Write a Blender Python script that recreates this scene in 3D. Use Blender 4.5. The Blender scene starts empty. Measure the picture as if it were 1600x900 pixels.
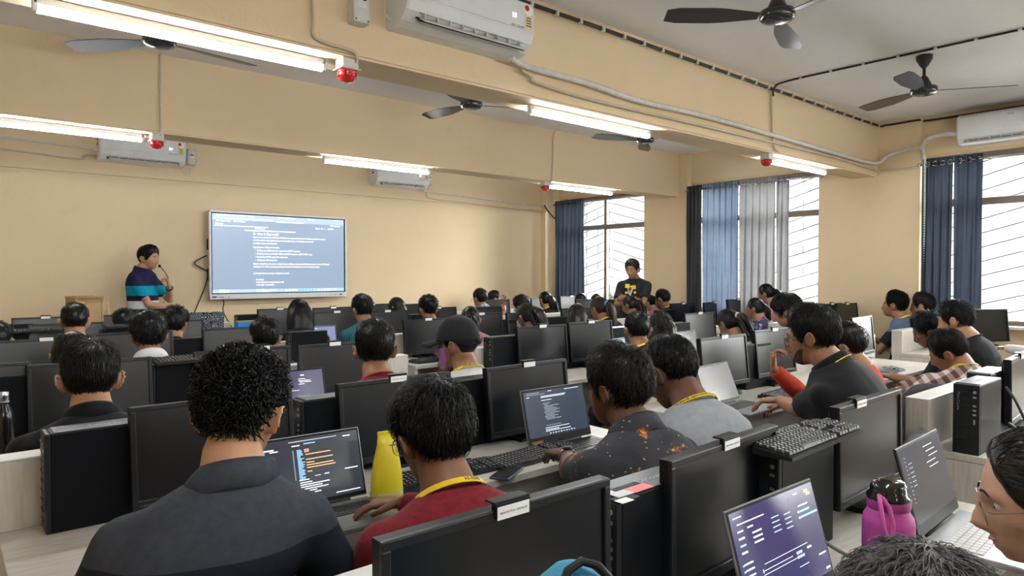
import bpy, bmesh, math, random
import numpy as np
from mathutils import Vector, Matrix

S = bpy.context.scene
COL = S.collection
PI = math.pi
R_ = math.radians
random.seed(7)
RNG = np.random.default_rng(7)

# ------------------------------------------------------------------ camera, world, exposure
CAM_H, YAW, PITCH, FPX = 1.5, R_(40.63), R_(1.282), 1057.0
cam_data = bpy.data.cameras.new('camera')
cam_data.sensor_width = 36.0
cam_data.lens = FPX / 1600 * 36
cam_data.clip_start = 0.02
cam_data.clip_end = 600
cam = bpy.data.objects.new('camera', cam_data)
cam.location = (0, 0, CAM_H)
cam.rotation_euler = (PI / 2 - PITCH, 0, -YAW)
COL.objects.link(cam)
S.camera = cam

TUBE_POWER = 42.0
world = bpy.data.worlds.new('hazy_sky')
S.world = world
world.use_nodes = True
bg = world.node_tree.nodes['Background']
bg.inputs[0].default_value = (1.0, 0.985, 0.96, 1)
bg.inputs[1].default_value = 12.0
S.view_settings.view_transform = 'Standard'
S.view_settings.look = 'None'
S.view_settings.gamma = 1
S.view_settings.use_curve_mapping = False
S.view_settings.exposure = 1.62
S.cycles.max_bounces = 8
S.cycles.diffuse_bounces = 5
S.cycles.transparent_max_bounces = 16
S.cycles.caustics_reflective = False
S.cycles.caustics_refractive = False
S.cycles.sample_clamp_indirect = 6

# one photograph pixel, on a plane of the room, as a point of the room
def ray(u, v):
    r = (u - 800) / FPX
    q = (450 - v) / FPX
    d = math.cos(PITCH) + q * math.sin(PITCH)
    z = -math.sin(PITCH) + q * math.cos(PITCH)
    cy, sy = math.cos(YAW), math.sin(YAW)
    return Vector((r * cy + d * sy, -r * sy + d * cy, z))
def atY(u, v, Y):
    d = ray(u, v); t = Y / d.y
    return Vector((d.x * t, Y, CAM_H + d.z * t))
def atX(u, v, X):
    d = ray(u, v); t = X / d.x
    return Vector((X, d.y * t, CAM_H + d.z * t))
def atZ(u, v, Z):
    d = ray(u, v); t = (Z - CAM_H) / d.z
    return Vector((d.x * t, d.y * t, Z))

# ------------------------------------------------------------------ mesh builder
class MB:
    def __init__(s):
        s.V = []; s.F = []; s.n = 0
    def add(s, V, F, mat=0, smooth=False):
        V = np.asarray(V, float).reshape(-1, 3)
        if not isinstance(F, (list, tuple)): F = [F]
        for f in F:
            f = np.asarray(f, int)
            if f.size: s.F.append((f + s.n, mat, smooth))
        s.V.append(V); s.n += len(V)
        return s
    def merge(s, o, M=None):
        V = np.concatenate(o.V)
        if M is not None:
            A = np.array(M); V = V @ A[:3, :3].T + A[:3, 3]
        for f, m, sm in o.F: s.F.append((f + s.n, m, sm))
        s.V.append(V); s.n += len(V)
        return s
    def mesh(s, name, mats):
        me = bpy.data.meshes.new(name)
        V = np.concatenate(s.V)
        me.vertices.add(len(V)); me.vertices.foreach_set('co', V.ravel())
        nl = sum(f.size for f, _, _ in s.F); npoly = sum(len(f) for f, _, _ in s.F)
        me.loops.add(nl); me.polygons.add(npoly)
        me.loops.foreach_set('vertex_index', np.concatenate([f.ravel() for f, _, _ in s.F]))
        tot = np.concatenate([np.full(len(f), f.shape[1]) for f, _, _ in s.F])
        me.polygons.foreach_set('loop_start', np.concatenate([[0], np.cumsum(tot)[:-1]]))
        me.polygons.foreach_set('material_index', np.concatenate([np.full(len(f), m) for f, m, _ in s.F]))
        me.polygons.foreach_set('use_smooth', np.concatenate([np.full(len(f), sm) for f, _, sm in s.F]))
        me.update(calc_edges=True); me.validate()
        if not isinstance(mats, (list, tuple)): mats = [mats]
        for m in mats: me.materials.append(m)
        return me
    # --- shapes
    def box(s, c, d, mat=0, M=None):
        c = np.array(c, float); h = np.array(d, float) / 2
        V = np.array([[x, y, z] for x in (-1, 1) for y in (-1, 1) for z in (-1, 1)]) * h
        if M is not None: V = V @ np.array(M)[:3, :3].T
        return s.add(V + c, np.array([[0, 1, 3, 2], [4, 6, 7, 5], [0, 4, 5, 1], [2, 3, 7, 6], [0, 2, 6, 4], [1, 5, 7, 3]]), mat)
    def bbox(s, c, d, b=.004, mat=0, M=None, seg=2):
        bm = bmesh.new(); bmesh.ops.create_cube(bm, size=1)
        for v in bm.verts: v.co = Vector((v.co.x * d[0], v.co.y * d[1], v.co.z * d[2]))
        bmesh.ops.bevel(bm, geom=bm.edges[:], offset=b, segments=seg, affect='EDGES', profile=.5)
        s.bm(bm, c, mat, M, False); bm.free(); return s
    def bm(s, bm, c=(0, 0, 0), mat=0, M=None, smooth=False):
        bm.verts.index_update()
        V = np.array([v.co[:] for v in bm.verts])
        if M is not None: V = V @ np.array(M)[:3, :3].T
        by = {}
        for f in bm.faces: by.setdefault(len(f.verts), []).append([v.index for v in f.verts])
        return s.add(V + np.array(c), [np.array(x) for x in by.values()], mat, smooth)
    def tube(s, P, r, n=8, mat=0, cap=True, smooth=True, up=(0.13, 0.21, 1), closed=False):
        P = np.asarray(P, float); k = len(P)
        r = np.asarray(r, float)
        if r.ndim == 0: r = np.full((k, 2), float(r))
        elif r.ndim == 1: r = np.stack([r, r], 1)
        T = np.gradient(P, axis=0) if not closed else np.roll(P, -1, 0) - np.roll(P, 1, 0)
        T /= np.linalg.norm(T, axis=1, keepdims=True) + 1e-12
        a = np.arange(n) / n * 2 * PI
        U = np.array(up, float); rings = []
        for i in range(k):
            U = U - T[i] * (U @ T[i])
            if np.linalg.norm(U) < 1e-6: U = np.cross(T[i], (1, .2, .1))
            U /= np.linalg.norm(U); W = np.cross(T[i], U)
            rings.append(P[i] + np.outer(np.cos(a) * r[i, 0], W) + np.outer(np.sin(a) * r[i, 1], U))
        return s.loft(rings, mat, cap, smooth, closed)
    def loft(s, rings, mat=0, cap=True, smooth=True, closed=False, wrap=True):
        k = len(rings); n = len(rings[0]); V = np.concatenate(rings)
        i = np.arange(k if closed else k - 1)[:, None]; j = np.arange(n if wrap else n - 1)[None, :]
        i2 = (i + 1) % k; j2 = (j + 1) % n
        F = [np.stack([i * n + j, i * n + j2, i2 * n + j2, i2 * n + j], -1).reshape(-1, 4)]
        s.add(V, F, mat, smooth)
        if cap and not closed and wrap:
            b = s.n - k * n
            s.F.append((np.array([[b + x for x in range(n)][::-1]]), mat, False))
            s.F.append((np.array([[b + (k - 1) * n + x for x in range(n)]]), mat, False))
        return s
    def lathe(s, prof, n=24, mat=0, c=(0, 0, 0), M=None, cap=True):
        a = np.arange(n) / n * 2 * PI
        rings = []
        for r, z in prof:
            X = np.stack([np.cos(a) * r, np.sin(a) * r, np.full(n, z)], 1)
            if M is not None: X = X @ np.array(M)[:3, :3].T
            rings.append(X + np.array(c))
        return s.loft(rings, mat, cap)
    def sphere(s, c, r, n=12, m=8, mat=0, M=None):
        th = np.linspace(.05, PI - .05, m); a = np.arange(n) / n * 2 * PI
        r = np.array(r if np.ndim(r) else (r, r, r), float)
        rings = []
        for t in th:
            X = np.stack([np.sin(t) * np.cos(a), np.sin(t) * np.sin(a), np.full(n, -math.cos(t))], 1) * r
            if M is not None: X = X @ np.array(M)[:3, :3].T
            rings.append(X + np.array(c))
        return s.loft(rings, mat, True, True)

def link(name, me, parent=None, loc=None, rz=None):
    o = bpy.data.objects.new(name, me); COL.objects.link(o)
    if parent is not None: o.parent = parent
    if loc is not None: o.location = loc
    if rz is not None: o.rotation_euler = (0, 0, rz)
    return o
def obj(name, mb, mats, parent=None, loc=None, rz=None):
    return link(name, mb.mesh(name, mats), parent, loc, rz)
def tag(o, label, cat, group=None):
    o['label'] = label; o['category'] = cat
    if group: o['group'] = group
    return o
def thing(name, label, cat, loc=(0, 0, 0), rz=0, group=None):
    o = bpy.data.objects.new(name, None); COL.objects.link(o)
    o.empty_display_size = .05
    o.location = loc; o.rotation_euler = (0, 0, rz)
    return tag(o, label, cat, group)
def struct(name, mb, mats, parent=None):
    o = obj(name, mb, mats, parent)
    if parent is None: o['kind'] = 'structure'
    return o
def dup(root, loc, rz, label, group=None):
    r = root.copy(); COL.objects.link(r); r.location = loc; r.rotation_euler = (0, 0, rz); r['label'] = label
    if group: r['group'] = group
    for ch in list(root.children):
        c = ch.copy(); COL.objects.link(c); c.parent = r
        for g in list(ch.children):
            d = g.copy(); COL.objects.link(d); d.parent = c
    return r
def stuff(o):
    o['kind'] = 'stuff'; return o

# ------------------------------------------------------------------ materials
def nodes(name):
    m = bpy.data.materials.new(name); m.use_nodes = True
    nt = m.node_tree; b = nt.nodes['Principled BSDF']
    return m, nt, b
def sock(node, name):
    return [i for i in node.inputs if i.name == name][0]
def mixc(nt, f, a, b, bt='MIX'):
    n = nt.nodes.new('ShaderNodeMix'); n.data_type = 'RGBA'; n.blend_type = bt
    ins = [i for i in n.inputs if i.type == 'RGBA']
    fac = n.inputs[0]
    for s_, x in ((fac, f), (ins[0], a), (ins[1], b)):
        if hasattr(x, 'is_output'): nt.links.new(x, s_)
        elif isinstance(x, tuple): s_.default_value = (*x, 1) if len(x) == 3 else x
        else: s_.default_value = x
    return [o for o in n.outputs if o.type == 'RGBA'][0]
def coord(nt, scale=(1, 1, 1), kind='Object'):
    tc = nt.nodes.new('ShaderNodeTexCoord'); mp = nt.nodes.new('ShaderNodeMapping')
    mp.inputs['Scale'].default_value = scale
    nt.links.new(tc.outputs[kind], mp.inputs[0]); return mp.outputs[0]
def noise(nt, vec, scale, detail=3, rough=.5):
    n = nt.nodes.new('ShaderNodeTexNoise'); n.inputs['Scale'].default_value = scale
    n.inputs['Detail'].default_value = detail; n.inputs['Roughness'].default_value = rough
    nt.links.new(vec, n.inputs['Vector']); return n.outputs[0]
def ramp(nt, f, stops, interp='LINEAR'):
    n = nt.nodes.new('ShaderNodeValToRGB'); cr = n.color_ramp; cr.interpolation = interp
    while len(cr.elements) < len(stops): cr.elements.new(.5)
    for e, (p, c) in zip(cr.elements, stops):
        e.position = p; e.color = (*c, 1) if len(c) == 3 else c
    nt.links.new(f, n.inputs[0]); return n.outputs[0]
def bump(nt, b, h, strength, dist=.002):
    n = nt.nodes.new('ShaderNodeBump'); n.inputs['Strength'].default_value = strength
    n.inputs['Distance'].default_value = dist
    nt.links.new(h, n.inputs['Height']); nt.links.new(n.outputs[0], b.inputs['Normal'])
def pm(name, col, rough=.5, spec=.5, metal=0, var=0, vs=20, bp=0, bs=200, stretch=(1, 1, 1), bd=.002):
    m, nt, b = nodes(name)
    b.inputs['Base Color'].default_value = (*col, 1)
    b.inputs['Roughness'].default_value = rough
    b.inputs['Specular IOR Level'].default_value = spec
    b.inputs['Metallic'].default_value = metal
    if var or bp:
        v = coord(nt, stretch)
        if var:
            f = noise(nt, v, vs, 4)
            c = ramp(nt, f, [(.3, tuple(x * (1 - var) for x in col)), (.7, tuple(min(1, x * (1 + var)) for x in col))])
            nt.links.new(c, b.inputs['Base Color'])
        if bp: bump(nt, b, noise(nt, v, bs, 3), bp, bd)
    return m
def emit(name, col, strength):
    m, nt, b = nodes(name)
    b.inputs['Base Color'].default_value = (0, 0, 0, 1)
    b.inputs['Emission Color'].default_value = (*col, 1)
    b.inputs['Emission Strength'].default_value = strength
    return m
def srgb(r, g, b):
    f = lambda c: (c / 255 / 12.92) if c <= 10 else ((c / 255 + .055) / 1.055) ** 2.4
    return (f(r), f(g), f(b))

def wall_mat(name, a, b_, c_):
    m, nt, b = nodes(name)
    v = coord(nt)
    n1 = noise(nt, v, .8, 4); n2 = noise(nt, v, 6, 5, .65); n3 = noise(nt, v, 45, 4, .6)
    c = ramp(nt, n1, [(.3, a), (.7, b_)])
    c = mixc(nt, ramp(nt, n2, [(.58, (0, 0, 0)), (.75, (.35, .35, .35))]), c, c_)
    nt.links.new(c, b.inputs['Base Color'])
    b.inputs['Roughness'].default_value = .75; b.inputs['Specular IOR Level'].default_value = .25
    bump(nt, b, n3, .35, .006)
    return m
M_wall = wall_mat('cream_plaster', (.73, .582, .383), (.77, .618, .412), (.67, .525, .34))
M_ceil = wall_mat('white_distemper', (.82, .82, .83), (.85, .85, .86), (.74, .73, .73))
M_floor = pm('grey_floor_tile', (.45, .43, .40), .35, .5, var=.1, vs=4)
def ash_mat(name, vertical):
    m, nt, b = nodes(name)
    v = coord(nt, (3, 3, .25) if vertical else (.35, 3, 3))
    n = noise(nt, v, 22, 5, .6); n2 = noise(nt, v, 4, 2)
    c = ramp(nt, n, [(.25, (.43, .40, .355)), (.55, (.60, .57, .52)), (.8, (.66, .63, .58))])
    c = mixc(nt, .25, c, ramp(nt, n2, [(.3, (.5, .47, .42)), (.7, (.68, .65, .6))]))
    nt.links.new(c, b.inputs['Base Color'])
    b.inputs['Roughness'].default_value = .42
    bump(nt, b, n, .12, .0006)
    return m
M_ash = ash_mat('ash_laminate', False)
M_ashv = ash_mat('ash_laminate_upright', True)
M_edge = pm('white_edge_band', (.74, .73, .70), .4, var=.05, vs=40)
M_black = pm('black_plastic', (.0045, .0053, .007), .46, .22, bp=.15, bs=600, bd=.0004)
M_bezel = pm('charcoal_bezel', (.010, .0115, .0145), .38, .36, bp=.12, bs=700, bd=.0003)
M_case = pm('black_steel_case', (.003, .004, .0062), .48, .15, bp=.2, bs=500, bd=.0004)
M_casetop = pm('black_painted_lid', (.018, .02, .024), .28, .6, bp=.15, bs=500, bd=.0003)
M_screen = pm('matt_dark_screen', (.002, .003, .005), .30, .62)
M_key = pm('black_keycap', (.018, .018, .02), .45, .5)
M_print = pm('white_key_print', (.6, .6, .6), .5)
M_white = pm('white_plastic', (.72, .73, .74), .32, .5, var=.03, vs=8)
M_offw = pm('off_white_plastic', (.62, .62, .60), .45, var=.05, vs=10)
M_dark = pm('dark_void', (.008, .008, .009), .7)
M_silver = pm('silver_aluminium', (.42, .43, .45), .35, .5, metal=.8)
M_grey = pm('grey_plastic', (.16, .165, .17), .45, bp=.15, bs=500, bd=.0004)
M_steel = pm('brushed_steel', (.55, .55, .56), .25, metal=1)
M_red = pm('red_lens', (.55, .02, .02), .25, .6)
M_paper = pm('white_paper', (.88, .88, .87), .7, var=.03, vs=60)
M_ink = pm('black_ink', (.02, .02, .02), .7)
M_fan = pm('brown_black_enamel', (.022, .018, .017), .3, .6, var=.2, vs=10)
M_cable = pm('black_cable', (.012, .012, .013), .5)
M_conduit = pm('cream_conduit', (.58, .50, .37), .5, var=.08, vs=20)
M_duct = pm('white_ribbed_wrap', (.66, .64, .60), .6, var=.1, vs=25, bp=.3, bs=80)
M_alu = pm('powder_coated_frame', (.24, .20, .165), .45, .5, var=.06, vs=10)
M_bar = pm('window_grille_bar', (.035, .033, .032), .6, .2)
M_wood = pm('pale_pelmet_wood', (.70, .52, .30), .5, var=.12, vs=14, stretch=(3, .3, 3))
M_card = pm('brown_cardboard', (.40, .25, .12), .75, var=.1, vs=12, bp=.2, bs=60)
M_tube = emit('glowing_tube', (.93, .97, 1.0), TUBE_POWER)
M_glow = emit('white_screen_text', (.82, .88, .95), .75)

def glass_mat():
    m = bpy.data.materials.new('window_glass'); m.use_nodes = True; nt = m.node_tree
    nt.nodes.remove(nt.nodes['Principled BSDF'])
    out = nt.nodes['Material Output']
    fr = nt.nodes.new('ShaderNodeFresnel'); fr.inputs[0].default_value = 1.45
    tr = nt.nodes.new('ShaderNodeBsdfTransparent'); tr.inputs[0].default_value = (.95, .97, .97, 1)
    gl = nt.nodes.new('ShaderNodeBsdfGlossy'); gl.inputs['Roughness'].default_value = .02
    mx = nt.nodes.new('ShaderNodeMixShader')
    nt.links.new(fr.outputs[0], mx.inputs[0]); nt.links.new(tr.outputs[0], mx.inputs[1]); nt.links.new(gl.outputs[0], mx.inputs[2])
    nt.links.new(mx.outputs[0], out.inputs[0]); return m
M_glass = glass_mat()

def text_mb(txt, size, mat=0, ext=0.0006, align='LEFT', bold=0):
    cu = bpy.data.curves.new('t', 'FONT'); cu.body = txt; cu.size = size; cu.align_x = align
    cu.extrude = ext; cu.resolution_u = 1; cu.offset = bold
    o = bpy.data.objects.new('t', cu); COL.objects.link(o)
    dg = bpy.context.evaluated_depsgraph_get()
    me = bpy.data.meshes.new_from_object(o.evaluated_get(dg))
    mb = MB()
    V = np.array([v.co[:] for v in me.vertices]) if len(me.vertices) else np.zeros((0, 3))
    by = {}
    for p in me.polygons: by.setdefault(len(p.vertices), []).append(list(p.vertices))
    mb.add(V, [np.array(x) for x in by.values()], mat)
    bpy.data.objects.remove(o); bpy.data.curves.remove(cu); bpy.data.meshes.remove(me)
    return mb
def frame_M(o, x, y):
    x = Vector(x).normalized(); y = Vector(y).normalized(); z = x.cross(y)
    return Matrix(((x.x, y.x, z.x, o[0]), (x.y, y.y, z.y, o[1]), (x.z, y.z, z.z, o[2]), (0, 0, 0, 1)))

# ------------------------------------------------------------------ room
YF, YBK, XL, XR, XW, ZC, ZB = 8.21, -6.3, -2.3, 7.84, 7.95, 3.14, 2.55
def slab(name, a, b, mat):
    mb = MB(); a = np.array(a, float); b = np.array(b, float); mb.box((a + b) / 2, b - a)
    return struct(name, mb, mat)
slab('floor', (XL - .2, YBK - .2, -.15), (XW + .3, YF + .2, 0), M_floor)
slab('ceiling', (XL - .2, YBK - .2, ZC), (XW + .3, YF + .2, ZC + .15), M_ceil)
slab('wall_front', (XL - .2, YF, 0), (XW + .3, YF + .2, 2.53), M_wall)
slab('trim_1', (XL - .2, YF - .018, 2.532), (XW - .1, YF + .2, ZC), M_wall)
slab('wall_left', (XL - .2, YBK - .2, 0), (XL, YF, ZC), M_wall)
slab('wall_back', (XL, YBK - .2, 0), (XW + .3, YBK, ZC), M_wall)
WIN = [(6.20, 8.02), (3.66, 5.46), (.80, 2.60), (-2.06, -.26), (-4.92, -3.12)]     # along y; the last two are unseen, added for more daylight
ZS, ZL = .98, 2.71
mb = MB()
def wb(mb, a, b):
    a = np.array(a, float); b = np.array(b, float); mb.box((a + b) / 2, b - a)
wb(mb, (XW, YBK, 0), (XW + .25, YF, ZS)); wb(mb, (XW, YBK, ZL), (XW + .25, YF, ZC))
ys = [YBK, -4.92, -3.12, -2.06, -.26, .80, 2.60, 3.66, 5.46, 6.20, 8.02, YF]
for i in range(0, len(ys), 2): wb(mb, (XW, ys[i], ZS), (XW + .25, ys[i + 1], ZL))
struct('wall_right', mb, M_wall)
for i, (a, b) in enumerate([(2.60, 3.66), (5.46, 6.20), (8.02, YF)]):   # piers that stand a little proud
    mb = MB(); wb(mb, (XR, a, 0), (XW, b, ZC)); struct('trim_%d' % (i + 2), mb, M_wall)
mb = MB(); wb(mb, (7.67, 8.10, 0), (XR, YF, ZC)); struct('trim_5', mb, M_wall)
for i, y in enumerate([3.02, 5.60, .44, -2.14, -4.72]):
    mb = MB()
    bmx = bmesh.new(); bmesh.ops.create_cube(bmx, size=1)
    for v in bmx.verts: v.co = Vector((v.co.x * (XW - XL), v.co.y * .28, v.co.z * (ZC - ZB)))
    bmesh.ops.bevel(bmx, geom=[e for e in bmx.edges if all(v.co.z < 0 for v in e.verts)], offset=.012, segments=2, affect='EDGES')
    mb.bm(bmx, ((XW + XL) / 2, y + .14, (ZC + ZB) / 2)); bmx.free()
    struct('trim_%d' % (6 + i), mb, M_wall)
slab('baseboard_front', (XL, YF - .012, 0), (7.67, YF, .1), M_floor)

# windows: frame, panes, grille, sill, wooden strip above
for wi, (a, b) in enumerate(WIN):
    root = bpy.data.objects.new('window_%d' % (wi + 1), None); COL.objects.link(root)
    root['kind'] = 'structure'; root.location = (XW + .10, (a + b) / 2, ZS)
    W = b - a; Hh = ZL - ZS; ztr = 1.24
    f = MB()
    for y in (-W / 2 + .025, W / 2 - .025): f.bbox((0, y, Hh / 2), (.06, .05, Hh), .004)
    for z in (.025, Hh - .025): f.bbox((0, 0, z), (.06, W, .05), .004)
    f.bbox((0, 0, ztr), (.075, W - .08, .07), .005)
    obj('window_frame', f, M_alu, root)
    f = MB(); f.bbox((0, 0, Hh / 2), (.05, .045, Hh - .09), .004); obj('mullion', f, M_alu, root)
    for sy in (-1, 1):
        for z0, z1 in ((.05, ztr - .035), (ztr + .035, Hh - .05)):
            g = MB(); g.box((.01, sy * (W / 4 - .0), (z0 + z1) / 2), (.004, W / 2 - .05, z1 - z0)); obj('pane', g, M_glass, root)
    sg = -1 if wi == 1 else 1
    z = -.55
    while z < Hh + .5:
        for sy in (-1, 1):
            sl = .28
            y0, y1 = (0, sy * W / 2)
            zA = z; zB = z - sg * sl * W / 2
            P = np.array([[.09, y0, zA], [.09, y1, zB]])
            n = 2
            # keep the rod inside the opening
            zlo, zhi = .01, Hh - .01
            d = zB - zA
            t0, t1 = 0., 1.
            if abs(d) > 1e-6:
                ta, tb = sorted(((zlo - zA) / d, (zhi - zA) / d)); t0, t1 = max(0, ta), min(1, tb)
            if t1 - t0 > .03:
                g = MB(); g.tube([P[0] + (P[1] - P[0]) * t0, P[0] + (P[1] - P[0]) * t1], .0055, 6)
                obj('grille_bar', g, M_bar, root)
        z += .145
    s_ = MB(); s_.bbox((-.06, 0, -.012), (.30, W + .04, .03), .005); obj('window_sill', s_, M_edge, root)
    s_ = MB(); s_.bbox((-.085, 0, Hh + .012), (.035, W + .06, .03), .004); obj('pelmet_strip', s_, M_wood, root)
    lt = bpy.data.lights.new('window_portal', 'AREA'); lt.shape = 'RECTANGLE'; lt.size = Hh; lt.size_y = W
    lt.cycles.is_portal = True
    lo = bpy.data.objects.new('window_portal', lt); COL.objects.link(lo)
    lo.location = (XW + .22, (a + b) / 2, (ZS + ZL) / 2)   # faces -X
    lo.rotation_euler = (0, R_(90), 0)

# ------------------------------------------------------------------ outside: hazy towers and trees below the windows
M_tower = pm('darkened_render', (.055, .058, .062), .8, var=.05, vs=.2)  # outdoor colours darkened against overexposure; haze is put into their tones
M_towerwin = pm('hazed_window', (.034, .038, .043), .6)
M_leaf = pm('hazed_foliage', (.042, .05, .045), .9, var=.35, vs=1.5)
M_ground = pm('hazed_ground', (.16, .16, .155), .9, var=.1, vs=.05)
mb = MB(); mb.box((180, 60, -18.5), (340, 500, .5)); o = struct('ground', mb, M_ground)
def tower(x, y, w, d, h, label, nf, nc):
    t = thing('apartment_tower', label, 'building', (x, y, -18.2), R_(-12), 'towers seen through the windows')
    b = MB(); b.box((0, 0, h / 2), (d, w, h)); b.box((0, 0, h + .8), (d * .4, w * .3, 1.6)); obj('facade', b, M_tower, t)
    for i in range(nf):
        wmb = MB()
        for j in range(nc):
            yy = (j + .5) / nc * w - w / 2
            wmb.box((-d / 2 - .02, yy, (i + .6) * h / nf), (.25, w / nc * .5, h / nf * .45))
        obj('window_row', wmb, M_towerwin, t)
tower(95, 47, 12, 12, 42, 'pale tower through the middle window, right of the curtains', 14, 4)
tower(110, 66, 14, 12, 34, 'lower pale block beside the tower through the middle window', 11, 5)
tower(100, 29, 13, 12, 40, 'pale tower through the right window beyond the curtain', 13, 4)
tower(120, 22, 14, 12, 31, 'pale block at the right edge of the right window', 10, 5)
tower(90, 78, 16, 12, 33, 'pale block through the front window left of the standing man', 12, 5)
tower(118, 95, 12, 12, 30, 'pale block seen behind the standing man by the front window', 10, 4)
def blob_tree(x, y, h, r, label):
    t = thing('tree', label, 'tree', (x, y, -18.2), 0, 'trees below the windows')
    tr = MB(); tr.tube([(0, 0, 0), (.2, 0, h * .6)], [.35, .2], 8); obj('trunk', tr, M_card, t)
    c = MB()
    for k in range(26):
        a = random.uniform(0, 2 * PI); q = r * random.uniform(.2, .8)
        c.sphere((q * math.cos(a), q * math.sin(a), h * .72 + random.uniform(-.3, .35) * h * .5), r * random.uniform(.25, .45), 8, 5)
    obj('crown', c, M_leaf, t)
blob_tree(30, 7.0, 20.5, 2.6, 'pale hazy tree top at the bottom of the right window')
blob_tree(44, 20.8, 21.5, 3.0, 'pale hazy tree top low behind the bare strip of the middle window')
blob_tree(60, 50.0, 21.0, 3.4, 'pale hazy tree top low behind the front window')

# ------------------------------------------------------------------ ceiling lights on the beam soffits
def tube_light(x0, x1, y, label):
    t = thing('tube_light', label, 'light', ((x0 + x1) / 2, y, ZB), 0, 'tube lights under the beams')
    L = x1 - x0
    b = MB(); b.bbox((0, 0, -.016), (L + .03, .036, .03), .004)
    for s in (-1, 1): b.bbox((s * (L / 2 + .008), 0, -.03), (.018, .036, .058), .003)
    obj('batten', b, M_white, t)
    g = MB(); g.tube([(-L / 2, 0, -.047), (0, 0, -.047), (L / 2, 0, -.047)], .0135, 10); obj('tube', g, M_tube, t)
    c = MB(); c.tube([(-.02, -.02, -.002), (-.02, -.024, -.03), (.01, -.006, -.06)], .0025, 5); obj('clip', c, M_white, t)
YA, YB2 = 3.15, 5.73
tube_light(.32, 1.47, YA, 'bright tube light at the upper left, nearest the camera, ending at a red alarm')
tube_light(2.86, 4.02, YA, 'bright tube light under the near beam, right of the big air conditioner')
tube_light(5.74, 6.86, YA, 'short-looking tube light under the near beam, beside the curtained middle window')
tube_light(.08, 1.22, YB2, 'tube light at the left edge, under the far beam above the wall air conditioner')
tube_light(2.70, 3.80, YB2, 'tube light under the far beam, just above the small air conditioner')
tube_light(5.48, 6.58, YB2, 'tube light under the far beam, above the front window curtain')
for y in (.57, -2.01, -4.59):  # rows out of view, added for light from overhead and behind
    for x0 in (.3, 2.86, 5.5): tube_light(x0, x0 + 1.15, y, 'unseen added tube light under the beam %s, at %s' % ('over the nearest desks' if y > 0 else 'behind the camera' if y > -3 else 'by the back wall', {.3: 'its left', 2.86: 'its middle', 5.5: 'the window side'}[x0]))

def alarm(x, y, label):
    t = thing('alarm_beacon', label, 'alarm', (x, y, ZB), 0, 'red alarm beacons on the beams')
    b = MB(); b.bbox((0, 0, -.024), (.085, .085, .048), .006); b.bbox((0, 0, -.051), (.105, .10, .008), .003); obj('base', b, M_offw, t)
    l = MB(); l.lathe([(.046, -.055), (.047, -.064), (.042, -.068), (.047, -.076), (.044, -.084), (.030, -.105), (.012, -.110)], 16); obj('lens', l, M_red, t)
    r = MB()
    for k in range(8):
        a = k / 8 * 2 * PI; r.box((.045 * math.cos(a), .045 * math.sin(a), -.075), (.008, .008, .022), 0, Matrix.Rotation(a, 3, 'Z'))
    obj('ribs', r, M_red, t)
alarm(1.57, 3.08, 'red alarm beacon at the end of the nearest tube light')
alarm(1.31, 5.66, 'red alarm beacon in front of the left wall air conditioner')
alarm(5.36, 5.66, 'red alarm beacon beside the tube light above the front window')
alarm(5.60, 3.08, 'red alarm beacon under the near beam above the blue-grey curtains')

def cable(name, P, r, mat, label, cat='cable', n=6, rib=0, group=None):
    P = [np.array(p, float) for p in P]
    Q = []
    for i in range(len(P) - 1):                              # Catmull-Rom
        p0 = P[max(i - 1, 0)]; p1 = P[i]; p2 = P[i + 1]; p3 = P[min(i + 2, len(P) - 1)]
        m = 6 if not rib else max(6, int(np.linalg.norm(p2 - p1) / .012))
        for t in np.arange(m) / m:
            Q.append(.5 * ((2 * p1) + (-p0 + p2) * t + (2 * p0 - 5 * p1 + 4 * p2 - p3) * t * t + (-p0 + 3 * p1 - 3 * p2 + p3) * t ** 3))
    Q.append(P[-1]); Q = np.array(Q)
    rad = np.full(len(Q), r)
    if rib: rad = r * (1 + rib * np.where(np.arange(len(Q)) % 2 == 0, 1, -1))
    mb = MB(); mb.tube(Q, rad, n)
    o = obj(name, mb, mat)
    return tag(o, label, cat, group)
NF = 3.005   # near face of the near beam
cable('wiring_conduit', [atY(488, -20, NF), atY(490, 30, NF), atY(494, 60, NF), (1.57, NF - .003, 2.57), (1.60, 3.045, 2.53)], .008, M_conduit, 'thin conduit running down the near beam to its red alarm')
cable('wiring_conduit', [atY(251, 82, 5.588), atY(250, 140, 5.588), atY(251, 200, 5.588), (1.32, 5.6, 2.53)], .007, M_conduit, 'thin conduit running down the far beam at the left')
cable('wiring_conduit', [atY(910, 195, 5.588), atY(880, 200, 5.588), atY(866, 208, 5.588), atY(864, 250, 5.588), atY(862, 280, 5.588), (5.37, 5.6, 2.53)], .007, M_conduit, 'thin conduit bending down the far beam near the front window')
cable('wiring_conduit', [atY(1206, 140, NF), atY(1206, 180, NF), atY(1208, 225, NF), (5.66, 3.0, 2.56)], .008, M_conduit, 'thin conduit down the near beam below the ceiling cable')
cable('ceiling_cable', [(2.3, 2.99, 3.085), (3.2, 2.99, 3.09), (5.0, 2.99, 3.085), (7.6, 2.99, 3.085), (7.80, 2.93, 3.085), (7.82, 2.62, 3.09), (7.92, 2.52, 3.09), (7.93, 1.0, 3.09)], .012, M_cable, 'black cable bundle clipped along the top of the near beam')
cable('ceiling_cable', [(5.52, 2.98, 3.02), (5.52, 2.97, 3.09), (5.54, 2.86, 3.128), (5.55, 2.2, 3.13), (5.56, 1.4, 3.13), (5.58, .8, 3.13)], .008, M_cable, 'black cable clipped across the ceiling past the right fan')
mb = MB()
for k in range(26): mb.box((2.5 + k * .21, 2.985, 3.086), (.018, .03, .034))
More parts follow.
